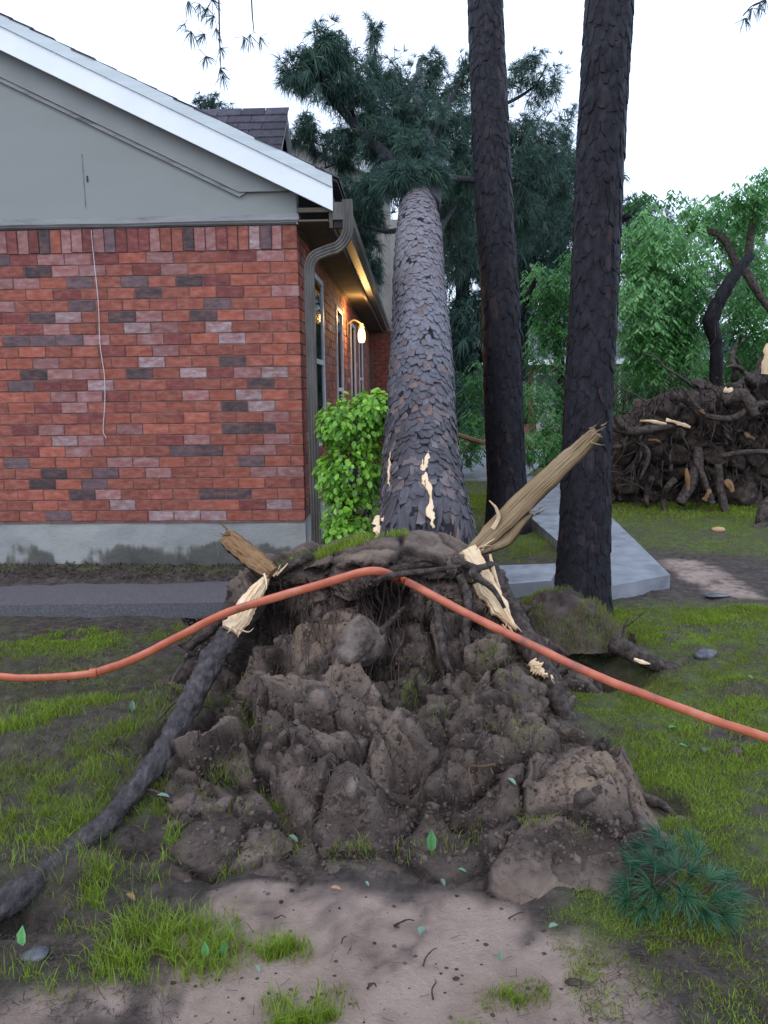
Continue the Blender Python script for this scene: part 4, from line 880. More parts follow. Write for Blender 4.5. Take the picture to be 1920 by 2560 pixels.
# splinters
sp = splinter('splinter', [P(1172, 1385, 3.55), P(1225, 1335, 3.52), P(1290, 1270, 3.47), P(1370, 1195, 3.4), P(1440, 1130, 3.35), P(1490, 1082, 3.3)], [.028, .048, .052, .047, .041, .03], .026, 'plank', seed=3, label='long flat pale splinter jutting up to the right')
splinter('splinter', [P(1200, 1378, 3.53), P(1265, 1350, 3.5), P(1300, 1310, 3.47), P(1330, 1285, 3.45)], [.02, .028, .02, .006], .02, 'plank', seed=5)
splinter('splinter', [P(1232, 1322, 3.5), P(1246, 1295, 3.48), P(1240, 1270, 3.47), P(1224, 1252, 3.46)], [.012, .010, .007, .003], .006, 'wood', seed=6)
splinter('torn_wood', [P(1165, 1375, 3.48), P(1195, 1425, 3.43), P(1215, 1470, 3.38), P(1250, 1520, 3.33), P(1290, 1575, 3.27)], [.055, .045, .055, .045, .006], .05, 'wood', seed=7, jag=.35)
splinter('torn_wood', [P(1225, 1385, 3.46), P(1235, 1430, 3.44), P(1250, 1475, 3.4)], [.006, .010, .004], .012, 'wood', seed=8)
splinter('torn_wood', [P(1325, 1655, 3.12), P(1345, 1672, 3.1), P(1362, 1690, 3.05)], [.02, .03, .012], .02, 'wood', seed=9, jag=.8)
splinter('splinter', [P(682, 1432, 3.4), P(640, 1400, 3.45), P(600, 1368, 3.5), P(568, 1340, 3.54)], [.035, .05, .05, .044], .04, 'woodbrown', seed=11, label='short brown splinter jutting up to the left')
splinter('splinter', [P(575, 1345, 3.52), P(566, 1322, 3.52), P(548, 1304, 3.52)], [.006, .005, .002], .006, 'woodbrown', seed=12)
splinter('torn_wood', [P(575, 1575, 3.26), P(605, 1535, 3.32), P(640, 1480, 3.38), P(682, 1425, 3.42)], [.045, .05, .04, .004], .045, 'wood', seed=13, jag=.25)
def shards(pts, n, L_, m, seed, parent=fp):
    rs = np.random.RandomState(seed); pts = np.array(pts)
    for k in range(n):
        a = pts[rs.randint(len(pts))] + rs.normal(size=3) * [.02, .008, .012]; d = pts[-1] - pts[0]; d /= np.linalg.norm(d); d = d * rs.choice([1, 1, -1]) + rs.normal(size=3) * .35; l = L_ * rs.uniform(.4, 1.3)
        e = a + d * l; V, F = tube(smoothpath([a, (a + e) / 2 + rs.normal(size=3) * .08 * l, e], 8), np.linspace(.0045, .0005, 8) * rs.uniform(.5, 1.3), 4, flat=.4, rough=.3, seed=k)
        mk('sliver', V, F, M[m], parent, tone=np.clip(.4 + .3 * rs.randn() + 0 * V[:, 0], 0, 1))
shards([P(1470, 1090, 3.3), P(1492, 1078, 3.3)], 9, .05, 'plank', 1); shards([P(1180, 1385, 3.5), P(1200, 1370, 3.5)], 10, .07, 'wood', 2); shards([P(1200, 1440, 3.4), P(1270, 1550, 3.28)], 12, .06, 'wood', 3)
shards([P(590, 1350, 3.5), P(568, 1335, 3.5)], 8, .05, 'woodbrown', 4); shards([P(590, 1570, 3.24), P(670, 1440, 3.4)], 14, .06, 'wood', 5); shards([P(1330, 1665, 3.1), P(1355, 1690, 3.05)], 8, .03, 'wood', 6); shards([P(1200, 1375, 3.5), P(1330, 1280, 3.42)], 10, .05, 'woodbrown', 7)
# ---------------------------------------------------------------- needles
def tufts(b, C, D, n, Ln, w, spread=1.1, droop=.5, tlo=.1, thi=.9, rs=R):
    C = np.repeat(np.asarray(C), n, 0); D = np.repeat(np.asarray(D), n, 0); k = len(C)
    d = D + spread * rs.normal(size=(k, 3)) * .6; d /= np.linalg.norm(d, axis=1)[:, None]
    l = Ln * rs.uniform(.6, 1.15, (k, 1)); s = np.cross(d, rs.normal(size=(k, 3))); s /= np.linalg.norm(s, axis=1)[:, None] + 1e-9
    m = C + d * l * .55 + [0, 0, -1] * l * droop * .15; e = C + d * l * .9 + [0, 0, -1] * l * droop * .6
    V = np.stack([C - s * w * .5, C + s * w * .5, m + s * w * .5, m - s * w * .5, e], 1).reshape(-1, 3); i = np.arange(k)[:, None] * 5
    t = np.repeat(rs.uniform(tlo, thi, k // n), n); t = np.clip(t + rs.uniform(-.12, .12, k), 0, 1)
    b.add(V, [np.concatenate([i, i + 1, i + 2, i + 3], 1), np.concatenate([i + 3, i + 2, i + 4], 1)], np.repeat(t, 5))
def crown(blobs, parent, name='crown', Ln=.26, w=.012, n=16, tw='rootbark', seed=0, droop=.9, tlo=.1, thi=.8, mat_='needle'):
    b = B(); tb = B(); rs = np.random.RandomState(seed)
    blobs = list(blobs) + [(a + rs.uniform(-.9, .9) * c_, b_ + rs.uniform(-1.1, .8) * d_, c_ * .7, d_ * .7, e, max(14, int(f * .22))) for a, b_, c_, d_, e, f in blobs]
    for (px, py, rx, ry, Y, cnt) in blobs:
        c = P(px, py, Y); sxx = rx / FPX * Y; szz = ry / FPX * Y; sy_ = (sxx + szz) * .5
        cnt = int(cnt * 1.1); nb = max(2, cnt // 11)
        for q in range(nb):
            o = rs.normal(size=3); o = o / np.linalg.norm(o) * rs.uniform(.5, 1.0); tip = c + o * [sxx, sy_, szz]
            base = c - np.array([0, 0, .3 * szz]) + .25 * rs.normal(size=3) * [sxx, sy_, szz]
            pts = smoothpath([base, (base + tip) / 2 + rs.normal(size=3) * .12 * sxx, tip], 7); V, F = tube(pts, np.linspace(.012, .004, 7), 4, cap=False); tb.add(V, F)
            m_ = cnt // nb; tt = rs.uniform(.25, 1.0, m_); pos = base + (tip - base) * tt[:, None] + rs.normal(size=(m_, 3)) * .30 * [sxx, sy_, szz]
            dr = (tip - base) / (np.linalg.norm(tip - base) + 1e-9) + rs.normal(size=(m_, 3)) * .5 + [0, 0, -.25]; dr /= np.linalg.norm(dr, axis=1)[:, None]
            tufts(b, pos, dr, n, Ln, w, droop=droop, rs=rs, tlo=tlo, thi=thi)
    o = b.make(name, M[mat_], parent, kind='stuff'); tb.make('twigs', M[tw], parent, kind='stuff'); return o
crown([(815, 110, 40, 55, 9.6, 90), (790, 175, 65, 45, 9.6, 130), (850, 215, 60, 45, 9.8, 110), (745, 195, 28, 25, 9.6, 34), (850, 150, 40, 40, 9.8, 44), (900, 170, 50, 50, 10.5, 60), (935, 95, 20, 40, 11, 22), (960, 170, 40, 60, 11, 46), (1000, 200, 70, 60, 11.5, 90),
       (1090, 160, 40, 40, 12, 44), (1100, 230, 70, 60, 12, 110), (1165, 200, 30, 50, 12, 46), (1010, 280, 90, 60, 10.5, 190), (930, 290, 50, 50, 10.2, 80), (1110, 320, 80, 60, 11, 190), (960, 360, 70, 50, 9.6, 170), (870, 330, 60, 40, 10, 80), (800, 340, 60, 35, 10.5, 60), (840, 400, 60, 30, 10.5, 50),
       (1060, 380, 60, 50, 9.0, 170), (1030, 430, 60, 35, 8.2, 130), (1000, 455, 40, 30, 7.9, 70), (1075, 430, 40, 30, 8.3, 60), (1150, 420, 60, 60, 11, 130), (950, 450, 40, 50, 9.2, 80), (920, 520, 50, 50, 10, 70), (1140, 520, 60, 50, 11, 110),
       (900, 560, 45, 60, 10.5, 90), (930, 660, 30, 70, 11, 80), (880, 480, 35, 40, 10, 60), (1330, 150, 40, 28, 12.5, 30), (1370, 200, 44, 50, 12.5, 60), (1300, 215, 40, 40, 12.5, 36), (1300, 330, 60, 60, 12, 120), (1370, 330, 60, 60, 12.5, 120), (1330, 430, 80, 70, 12, 210), (1400, 460, 50, 50, 12.5, 90), (1290, 540, 60, 60, 12, 110), (1370, 560, 70, 60, 13, 120), (1150, 620, 50, 60, 12, 80), (1180, 300, 40, 60, 12, 70), (760, 310, 40, 25, 10.5, 24)], fp, Ln=.19, w=.0055, n=24, seed=3, tlo=.25, thi=1., droop=.7)
for k, (pts, r) in enumerate([([(1055, 470, 8.4), (985, 410, 9.0), (900, 325, 9.6), (850, 270, 9.7), (815, 225, 9.6), (800, 140, 9.6)], [.09, .075, .06, .05, .04, .012]), ([(1060, 380, 9.8), (1110, 280, 11), (1165, 180, 12)], [.05, .035, .01]),
                           ([(1075, 440, 9), (1180, 450, 10.5), (1290, 455, 11.8), (1360, 425, 12.2), (1390, 350, 12.4)], [.05, .04, .035, .025, .01]), ([(1050, 350, 10.4), (960, 260, 11), (935, 110, 11)], [.04, .03, .008]), ([(1060, 330, 10.6), (1240, 270, 12), (1330, 220, 12.5), (1370, 160, 12.5)], [.045, .03, .02, .008]),
                           ([(1003, 575, 7.6), (960, 578, 8.5), (900, 560, 9.8)], [.03, .025, .01]), ([(885, 290, 9.6), (880, 275, 9.5), (884, 262, 9.5)], [.02, .02, .008]), ([(1090, 600, 8.2), (1110, 560, 9.4), (1150, 500, 11)], [.035, .03, .01])]):
    root('limb', [P(*q) for q in pts], r, 12, 40, 'bark_s', .15, seed=20 + k)
# ---------------------------------------------------------------- two standing pines
def tone_s(c, px, py, rs):
    t = rs.uniform(.22, .55)
    if rs.rand() < (.04 if py < 1100 else .10): t = rs.uniform(.8, 1)
    return t
def vtx(*a): return [P(*q) for q in a]
pineM = thing('standing_pine', 'dark standing pine trunk just right of the fallen trunk, farther back than its neighbour', 'tree', tuple(G(1270, 1330)), group='standing pines beside the fallen tree')
barked(pineM, vtx((1268, 1345, 7.35), (1266, 1200, 7.4), (1256, 900, 7.45), (1242, 600, 7.6), (1222, 250, 7.9), (1214, 0, 8.15), (1206, -260, 8.5)), [.235, .190, .182, .178, .176, .17, .165], .052, .13, .006, 'fissure', 'bark_s', tone_s, 11, 300, lobes=.04)
root('limb', vtx((1210, -200, 8.4), (1120, -330, 8.8), (1000, -420, 9.2)), [.03, .02, .01], 8, 20, 'bark_s', .1, parent=pineM)
pineR = thing('standing_pine', 'dark thick pine trunk standing right of the long splinter, nearest of the upright trunks', 'tree', tuple(G(1452, 1535)), group='standing pines beside the fallen tree')
barked(pineR, vtx((1452, 1560, 4.5), (1453, 1500, 4.52), (1462, 1300, 4.6), (1473, 1000, 4.68), (1490, 600, 4.82), (1510, 250, 4.95), (1523, 0, 5.1), (1534, -260, 5.3)), [.205, .172, .152, .143, .142, .142, .144, .142], .038, .095, .0055, 'fissure', 'bark_s', tone_s, 17, 300, lobes=.05)
root('branch_stub', vtx((1545, 555, 4.85), (1565, 543, 4.82), (1580, 540, 4.8)), [.03, .022, .012], 10, 10, 'bark_s', .2, parent=pineR)
# ---------------------------------------------------------------- clipped bush by the corner
bush = thing('green_bush', 'bright green leafy bush between the downspout and the fallen trunk', 'bush', tuple(G(890, 1350)))
lb = []
base_leaf = np.array([[0, 0, 0], [.32, .28, .07], [.36, .7, .05], [0, 1.05, -.10], [-.36, .7, .05], [-.32, .28, .07], [0, .5, -.03]])
LF = np.array([[0, 1, 6], [1, 2, 6], [2, 3, 6], [3, 4, 6], [4, 5, 6], [5, 0, 6]])
bc = [(890, 1065, 92, 80, 4.9), (930, 1020, 50, 45, 4.9), (880, 1180, 88, 80, 4.85), (880, 1280, 75, 70, 4.8), (930, 1040, 50, 50, 5.0), (850, 1060, 55, 55, 4.9), (830, 1190, 35, 60, 4.9), (860, 1320, 50, 40, 4.75), (930, 1150, 50, 90, 4.95)]
for k in range(3800):
    c_ = bc[R.randint(len(bc))]; o = R.normal(size=3); o /= np.linalg.norm(o); o *= R.uniform(.72, 1.05); ctr = P(c_[0], c_[1], c_[4] + .25)
    pos = ctr + o * np.array([c_[2] / FPX * 5, .26, c_[3] / FPX * 5])
    out = o * [1, 1, .6] + [0, -.1, .15] + R.normal(size=3) * .35; out /= np.linalg.norm(out)
    sd_ = np.cross(out, [0, 0, 1]) + R.normal(size=3) * .3; sd_ /= np.linalg.norm(sd_); up = np.cross(sd_, out); up /= np.linalg.norm(up)
    dirn = -up * .75 + out * .55; dirn /= np.linalg.norm(dirn); nn = np.cross(sd_, dirn)
    sc = R.uniform(.032, .055); V = pos + sc * (base_leaf[:, :1] * sd_ * .95 + base_leaf[:, 1:2] * dirn + base_leaf[:, 2:] * nn)
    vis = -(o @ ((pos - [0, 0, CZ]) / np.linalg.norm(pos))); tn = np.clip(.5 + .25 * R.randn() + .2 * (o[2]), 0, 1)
    lb.append((sc * max(0, vis), V, tn))
lb.sort(key=lambda a: -a[0]); rb = B()
for k, (s_, V, tn) in enumerate(lb):
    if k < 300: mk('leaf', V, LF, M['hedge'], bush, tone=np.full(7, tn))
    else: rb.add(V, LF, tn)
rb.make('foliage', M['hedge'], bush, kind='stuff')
tb = B()
for k in range(26):
    a = P(880 + R.uniform(-20, 20), 1350, 5.05); e = P(R.uniform(820, 950), R.uniform(1010, 1280), 5.1 + R.uniform(-.15, .2)); V, F = tube(smoothpath([a, (a + e) / 2 + R.normal(size=3) * .04, e], 8), np.linspace(.009, .003, 8), 5); tb.add(V, F)
tb.make('stems', M['rootbark'], bush)
# ---------------------------------------------------------------- orange conduit
def cable(pts, r, n=150): 
    p = smoothpath(pts, n); p = p + .0025 * np.stack([fbm(p * 9, 3, 1), fbm(p * 9, 3, 2), fbm(p * 9, 3, 3)], 1); return tube(p, r * (1 + .06 * fbm(p * 14, 3, 7)), 14, flat=.62)
oc = thing('orange_conduit', 'orange flattened conduit draped over the root plate and across the lawn', 'conduit', tuple(G(240, 1690)))
left = [G(-1400, 1640, .02), G(-700, 1655, .02), P(-220, 1672, 3.25), P(-60, 1686, 3.3), P(60, 1695, 3.3), P(150, 1692, 3.3), P(232, 1684, 3.3)]
mid_ = [P(238, 1682, 3.3), P(330, 1650, 3.3), P(450, 1590, 3.28), P(560, 1535, 3.24), P(700, 1490, 3.22), P(820, 1456, 3.18), P(900, 1432, 3.16), P(945, 1428, 3.17), P(982, 1440, 3.25), P(1000, 1452, 3.36)]
right = [P(1000, 1446, 3.36), P(1020, 1455, 3.2), P(1080, 1488, 3.1), P(1200, 1550, 3.0), P(1340, 1618, 2.9), P(1480, 1685, 2.8), P(1620, 1740, 2.72), P(1760, 1792, 2.66), P(1920, 1845, 2.6), P(2150, 1905, 2.52), P(2500, 2000, 2.44), G(3000, 2120, .02), G(3700, 2200, .02)]
for nm, pts, r in (('conduit_run', left, .0185), ('conduit_run', mid_, .0195), ('conduit_run', right, .0175)):
    V, F = cable(pts, r); mk(nm, V, F, M['cable'], oc, smooth=True)
V, F = tube([P(226, 1683, 3.3), P(243, 1682, 3.3)], .0235, 14, flat=.8); mk('coupling', V, F, M['cable'], oc)
# ---------------------------------------------------------------- sod flap beside the hole
sod = thing('sod_clump', 'raised clump of grassy sod over the dark hole in front of the thick pine', 'sod', tuple(G(1420, 1640)))
n = 90; u, v = np.meshgrid(np.linspace(-1, 1, n), np.linspace(-1, 1, n)); q = np.sqrt(u ** 2 + v ** 2)
cs = P(1412, 1600, 4.06); sx_, sy_ = .37, .36
sz_ = .235 * np.clip(1 - q ** 2.2, -.1, 1) + .045 - .05 * (u + .3) * (u > -.3) + .02 * (v < 0) * (1 - np.clip(q, 0, 1))
sz_ = np.where(q > 1, np.maximum(.045 - (q - 1) * .5 * (v > -.2), .02), sz_)
sv = np.stack([cs[0] + u * sx_, cs[1] + v * sy_, sz_], -1).reshape(-1, 3)
qq_ = q.ravel(); sv += normals_grid(sv, n, n) * (.045 * fbm(sv * 6, 3, 91) + .02 * fbm(sv * 22, 3, 92))[:, None]
FS = gridF(n, n); FS = FS[(qq_[FS] < 1.04).all(1)]
mk('sod_surface', sv, FS, M['soil'], sod, tone=np.clip(.3 + .3 * fbm(sv * 7, 3, 5), 0, 1), smooth=True)
rt = thing('exposed_root', 'thick broken root beside the dark hole, pale wood showing on its side', 'root', tuple(G(1560, 1650)))
root('root_body', [P(1530, 1610, 3.75), P(1560, 1622, 3.7), P(1610, 1650, 3.62), P(1680, 1672, 3.6), P(1730, 1682, 3.62)], [.045, .05, .042, .035, .02], 18, 50, seed=31, parent=rt)
splinter('torn_wood', [P(1585, 1648, 3.57), P(1605, 1655, 3.56), P(1625, 1660, 3.55)], [.008, .012, .004], .01, 'wood', rt, seed=14)
root('twig', [P(1555, 1600, 3.72), P(1562, 1560, 3.74), P(1585, 1535, 3.78)], [.008, .005, .002], 6, 14, parent=rt, seed=32)
for q in range(4): root('twig', [P(1560, 1570, 3.74), P(1575 + 12 * q, 1560 - 10 * q, 3.76), P(1590 + 15 * q, 1550 - 14 * q, 3.78)], [.004, .003, .001], 5, 10, parent=rt, seed=33 + q)
# stones and loose lumps
def lump(name, lab, cat, px, py, rpx, sq, m, seed, rot=0.0, group=None):
    g_ = G(px, py); g_[2] = float(gz(g_[0], g_[1])); r = rpx / FPX * g_[1]
    t_ = ICO3; V = t_[0] * r * np.array(sq); V = V * (1 + .22 * fbm(V / r * 2 + seed, 3, seed))[:, None]; V = V @ rotz(rot).T + [g_[0], g_[1], g_[2] + r * sq[2] * .6]
    o = mk(name, V, t_[1], M[m], None, smooth=True); o['label'] = lab; o['category'] = cat
    if group: o['group'] = group
    # set origin at the base
    me = o.data; base = Vector(g_); me.transform(Matrix.Translation(-base)); o.location = base; return o
lump('dark_stone', 'long dark wet stone on the lawn right of the exposed root', 'stone', 1762, 1645, 40, (1, .45, .38), 'stone', 3, .5)
lump('dark_stone', 'small black stone in the grass below the orange conduit', 'stone', 1760, 1875, 11, (1, .8, .6), 'stone', 4, .2)
lump('clay_lump', 'pinkish clay lump in the grass at the right, below the conduit', 'soil lump', 1840, 1880, 17, (1, .8, .6), 'clay', 5)
lump('clay_lump', 'tan clay lump at the right foot of the soil heap above the pine sprig', 'soil lump', 1700, 2035, 30, (1, .8, .6), 'clay', 6)
lump('dark_stone', 'dark stone sunk in the mud at the lower left', 'stone', 90, 2405, 38, (1, .7, .35), 'stone', 7, .2)
lump('dark_lump', 'small dark dirt lump on the pale mud at lower right', 'soil lump', 1435, 2455, 24, (1, .5, .35), 'clay_d', 8)
lump('dark_lump', 'dark lump of soil on the pale mud near the bottom edge, right of the middle', 'soil lump', 1140, 2440, 9, (1, .7, .5), 'clay_d', 9)
lump('bark_chunk', 'flat dark bark chunk lying near the concrete walk', 'bark chunk', 1790, 1497, 34, (1, .5, .12), 'stone', 10)
lump('bark_chunk', 'curled bark scrap lying by the far lawn edge', 'bark chunk', 1795, 1330, 18, (1, .6, .4), 'wood', 12)
# fallen leaves and bits
def flat_leaf(px, py, L_, ang, m, lab, z=None, tilt=.3, stand=0):
    h = hit(px, py); g_ = G(px, py); g_[2] = float(gz(g_[0], g_[1])) + .008
    if h is not None and h[0][1] < g_[1]: g_ = h[0] + h[1] * .012
    s = L_ / FPX * g_[1]; V = (base_leaf * [.62, 1, 1]) * s; a = ang
    if stand: V = np.stack([V[:, 0], -V[:, 2] * 2, V[:, 1]], 1)
    V[:, 2] += .12 * s * np.abs(base_leaf[:, 0]) + tilt * V[:, 1] * (0 if stand else 1)
    V = V @ rotz(a).T
    o = mk('fallen_leaf', V, LF, M[m]); o.location = g_; o['label'] = lab; o['category'] = 'leaf'; o['group'] = 'loose leaves on the ground'
LV = [(1076, 2140, 60, 0, 'leafgreen', 'long bright green leaf hanging at the front foot of the soil heap', 1), (1291, 1965, 30, .6, 'leafteal', 'round pale teal leaf on the right side of the soil heap', 0), (1112, 2225, 26, .3, 'leafteal', 'pale leaf where the heap meets the pale mud, right of the middle', 0),
      (1165, 2185, 24, 1.2, 'leafgreen', 'small green leaf above the pale mud at the foot of the heap', 0), (60, 2390, 55, .1, 'leafgreen', 'upright pale green leaf at the lower left edge', 1), (515, 2410, 48, .2, 'leafgreen', 'green leaf standing in the grass, left of the round tuft', 1),
      (563, 2405, 46, -.2, 'leafgreen', 'pale green leaf just left of the round grass tuft', 1), (340, 2270, 36, 1., 'leafbrown', 'tan leaf on dark mud left of the pale patch', 0), (855, 2240, 30, 1.5, 'leafbrown', 'reddish brown leaf at the upper edge of the pale mud', 0), (922, 2228, 18, .5, 'leafteal', 'tiny whitish leaf on the upper edge of the pale mud', 0),
      (335, 1812, 30, .2, 'leafteal', 'small white leaf on soil at the left of the large root', 1), (740, 2115, 34, .9, 'leafteal', 'dull teal leaf at the front foot of the heap, left of the middle', 0), (430, 1998, 34, 1.6, 'leafteal', 'teal leaf right of the large root among grass', 0), (1395, 2320, 36, 2.2, 'leafteal', 'pale green leaf on the pale mud near the right grass', 0),
      (1250, 2400, 30, 0, 'leafteal', 'tiny green leaf lying on the pale mud, right half', 1), (1695, 1827, 34, 2., 'leafgreen', 'green leaf in lawn just under the conduit at right', 0), (1720, 1868, 22, 1.2, 'leafgreen', 'small yellow green leaf in the right lawn', 0), (240, 1990, 36, .5, 'leafbrown', 'tan leaf in the grass at the left of the large root', 0), (1060, 2318, 42, 2.8, 'leafteal', 'crumpled whitish leaf in the middle of the pale mud', 0),
      (650, 2440, 26, .7, 'leafteal', 'teal scrap below the round grass tuft', 0), (1880, 1725, 18, .2, 'leafteal', 'tiny pale leaf on the lawn above the conduit, far right', 0)]
for px, py, L_, a, m, lab, st in LV: flat_leaf(px, py, L_, a, m, lab, stand=st)
TW = [(1010, 2310, 60, .3, 'dark brown twig on the pale mud near the middle'), (1075, 2390, 70, .9, 'forked dark twig lower on the pale mud'), (1085, 2470, 60, 1.4, 'thin upright dark twig near the bottom of the pale mud'), (930, 2470, 26, .2, 'short dark twig near the bottom edge, left of the middle'), (1850, 2480, 260, 2.1, 'long thin dark twig curving across the lower right mud'), (1640, 2360, 90, -.3, 'dark twig under the pine sprig'), (700, 2300, 34, .1, 'tiny twig at the left of the pale mud'),
      (1290, 2290, 50, .4, 'dark twig at right part of the pale mud'), (860, 2350, 28, 1.1, 'small twig scrap in the middle left of the pale mud')]
for k, (px, py, L_, a, lab) in enumerate(TW):
    g_ = G(px, py); g_[2] = float(gz(g_[0], g_[1])) + .006; s = L_ / FPX * g_[1]; d = np.array([math.cos(a), math.sin(a) * 1.2, 0]) * s * .5
    q = smoothpath([-d, -d * .4 + R.normal(size=3) * [.05 * s, .05 * s, .002] + [0, 0, .006], d * .35 + R.normal(size=3) * [.07 * s, .07 * s, .002] + [0, 0, .008], d], 20); V, F = tube(q, np.linspace(.0032, .0012, 20) * R.uniform(.7, 1.2), 6, rough=.5, seed=k)
    o = mk('twig', V, F, M['rootbark']); o.location = g_; o['label'] = lab; o['category'] = 'twig'; o['group'] = 'loose twigs on the ground'
cb = B()
for k in range(130):   # dirt crumbs on the pale mud
    px, py = R.uniform(380, 1600), R.uniform(2190, 2560); g_ = G(px, py); g_[2] = float(gz(g_[0], g_[1])); r = R.uniform(.0015, .006)
    cb.add(ICO1[0] * r * [1.3, 1, .6] * (1 + .15 * R.randn(len(ICO1[0]), 1)) + g_, ICO1[1], R.uniform(0, .6))
o = cb.make('soil_crumbs', M['soil']); o['kind'] = 'stuff'; o['label'] = 'dark crumbs of soil scattered over the pale mud'; o['category'] = 'soil crumbs'
# dry curled pine twig on the heap
h = [hit(*q) for q in ((1175, 1995), (1180, 1950), (1195, 1922), (1220, 1918), (1240, 1915))]
h = [a[0] + a[1] * .03 for a in h if a is not None]
if len(h) > 2:
    V, F = tube(smoothpath(h, 24), np.linspace(.002, .005, 24), 6); ct = thing('curled_bark_strip', 'thin curled orange strip of bark on the right of the soil heap', 'bark strip', tuple(h[0])); mk('strip', V, F, M['woodbrown'], ct)
# ---------------------------------------------------------------- pine sprig at lower right
spg = thing('pine_sprig', 'broken green pine sprig lying on the grass at the lower right', 'pine sprig', tuple(G(1700, 2200)))
def gp_(px, py, z): return G(1685 + (px - 1685) * .8, 2195 + (py - 2195) * .85, z)
stems = [([(1560, 2110, .07), (1660, 2190, .07), (1760, 2260, .05), (1830, 2300, .04)], .006), ([(1640, 2180, .07), (1660, 2120, .10), (1640, 2070, .12)], .004), ([(1700, 2220, .06), (1760, 2170, .08), (1760, 2130, .10)], .004), ([(1660, 2190, .07), (1600, 2230, .05), (1540, 2260, .04)], .004), ([(1760, 2250, .05), (1830, 2200, .07)], .004)]
for k, (pts, r) in enumerate(stems): root('stem', [gp_(*q) for q in pts], [r, r * .7, r * .5], 6, 20, 'rootlet', .1, parent=spg, seed=40 + k)
for k, (px, py, z, dx, dy) in enumerate([(1640, 2075, .11, -.3, 1), (1600, 2110, .08, -1, .4), (1660, 2180, .09, -.2, .3), (1620, 2220, .07, -.8, -.2), (1700, 2225, .07, .3, -.7), (1760, 2135, .10, .4, .9), (1730, 2180, .09, .5, .3), (1800, 2250, .06, .8, -.3), (1830, 2300, .05, .9, -.7), (1545, 2260, .04, -.8, -.4), (1830, 2195, .08, 1, .2), (1680, 2120, .09, .1, .9), (1590, 2280, .04, -.4, -.8), (1770, 2290, .05, .4, -.9), (1660, 2110, .12, -.1, .9), (1580, 2160, .09, -.7, .6), (1720, 2250, .08, .1, -.9), (1640, 2250, .07, -.3, -.8), (1790, 2200, .09, .6, .2), (1700, 2170, .12, .1, .5), (1550, 2210, .06, -.9, .1), (1620, 2150, .11, -.4, .5), (1740, 2090, .10, .3, 1), (1850, 2250, .06, .9, -.1)]):
    b = B(); c_ = gp_(px, py, z); d = np.array([dx, dy, .25]); d /= np.linalg.norm(d)
    tufts(b, [c_] * 1, [d], 95, .088, .0015, spread=.95, droop=.35, tlo=.3, thi=.8); b.make('needle_cluster', M['sprig'], spg)
# ---------------------------------------------------------------- second uprooted tree, right background
us = thing('uprooted_root_plate', 'big dark upturned root plate with tangled roots beyond the lawn at right', 'root plate', tuple(G(1750, 1270)))
n = 150; u, v = np.meshgrid(np.linspace(0, 1, n), np.linspace(0, 1, n))
x0 = P(1470, 1200, 9.3)[0]; x1 = P(2200, 1200, 9.0)[0]
top = np.interp(u, [0, .12, .25, .4, .55, .62, .75, 1], [.25, .95, 1.35, 1.40, 1.55, 1.9, 2.3, 2.0])
uz = -.1 + v * (top + .1); uy = 9.1 + .25 * np.sin(v * 3.1) * -1 + .5 * (v > .93) * (v - .93) / .07 + (1 - np.abs(2 * u - 1)) * -.15
uv_ = np.stack([x0 + (x1 - x0) * u, uy, uz], -1).reshape(-1, 3); nn = normals_grid(uv_, n, n); nn = np.where((nn[:, 1] > 0)[:, None], -nn, nn)
w1, w2, wid = worley(uv_ * 3.2, 3); uv_ = uv_ + nn * (.22 * fbm(uv_ * 1.8, 3, 5) + .16 * (wid - .5) + .07 * fbm(uv_ * 7, 3, 8) - .12 * np.exp(-((w2 - w1) / .1) ** 2))[:, None]
mk('soil_mass', uv_, gridF(n, n), M['soil'], us, tone=np.clip(.12 + .18 * fbm(uv_ * 3, 3, 6) + .1 * wid, 0, 1), smooth=True)
rs = np.random.RandomState(5)
for k in range(230):
    px = rs.uniform(1515, 1990); py = rs.uniform(960, 1255) if k % 3 else rs.uniform(940, 1080)
    if px > 1780: py -= rs.uniform(0, 60)
    Y = 8.75 + rs.uniform(-.15, .15); a = rs.uniform(0, 6.28) if k % 2 else rs.uniform(1.1, 2.0); L_ = rs.uniform(40, 170); big = k < 34
    pts = []; x, y = px, py
    for q in range(6): pts.append(P(x, y, Y + rs.uniform(-.12, .12))); a += rs.uniform(-.55, .55); x += math.cos(a) * L_ / 5; y += math.sin(a) * L_ / 5
    r = rs.uniform(.018, .045) if big else rs.uniform(.004, .012)
    V, F = tube(smoothpath(pts, 18), np.linspace(r, r * .35, 18), 8 if big else 5, rough=.3, seed=k)
    mk('root' if big else 'fine_root', V, F, M['rootbark'] if k % 4 else M['rootlet'], us, smooth=True)
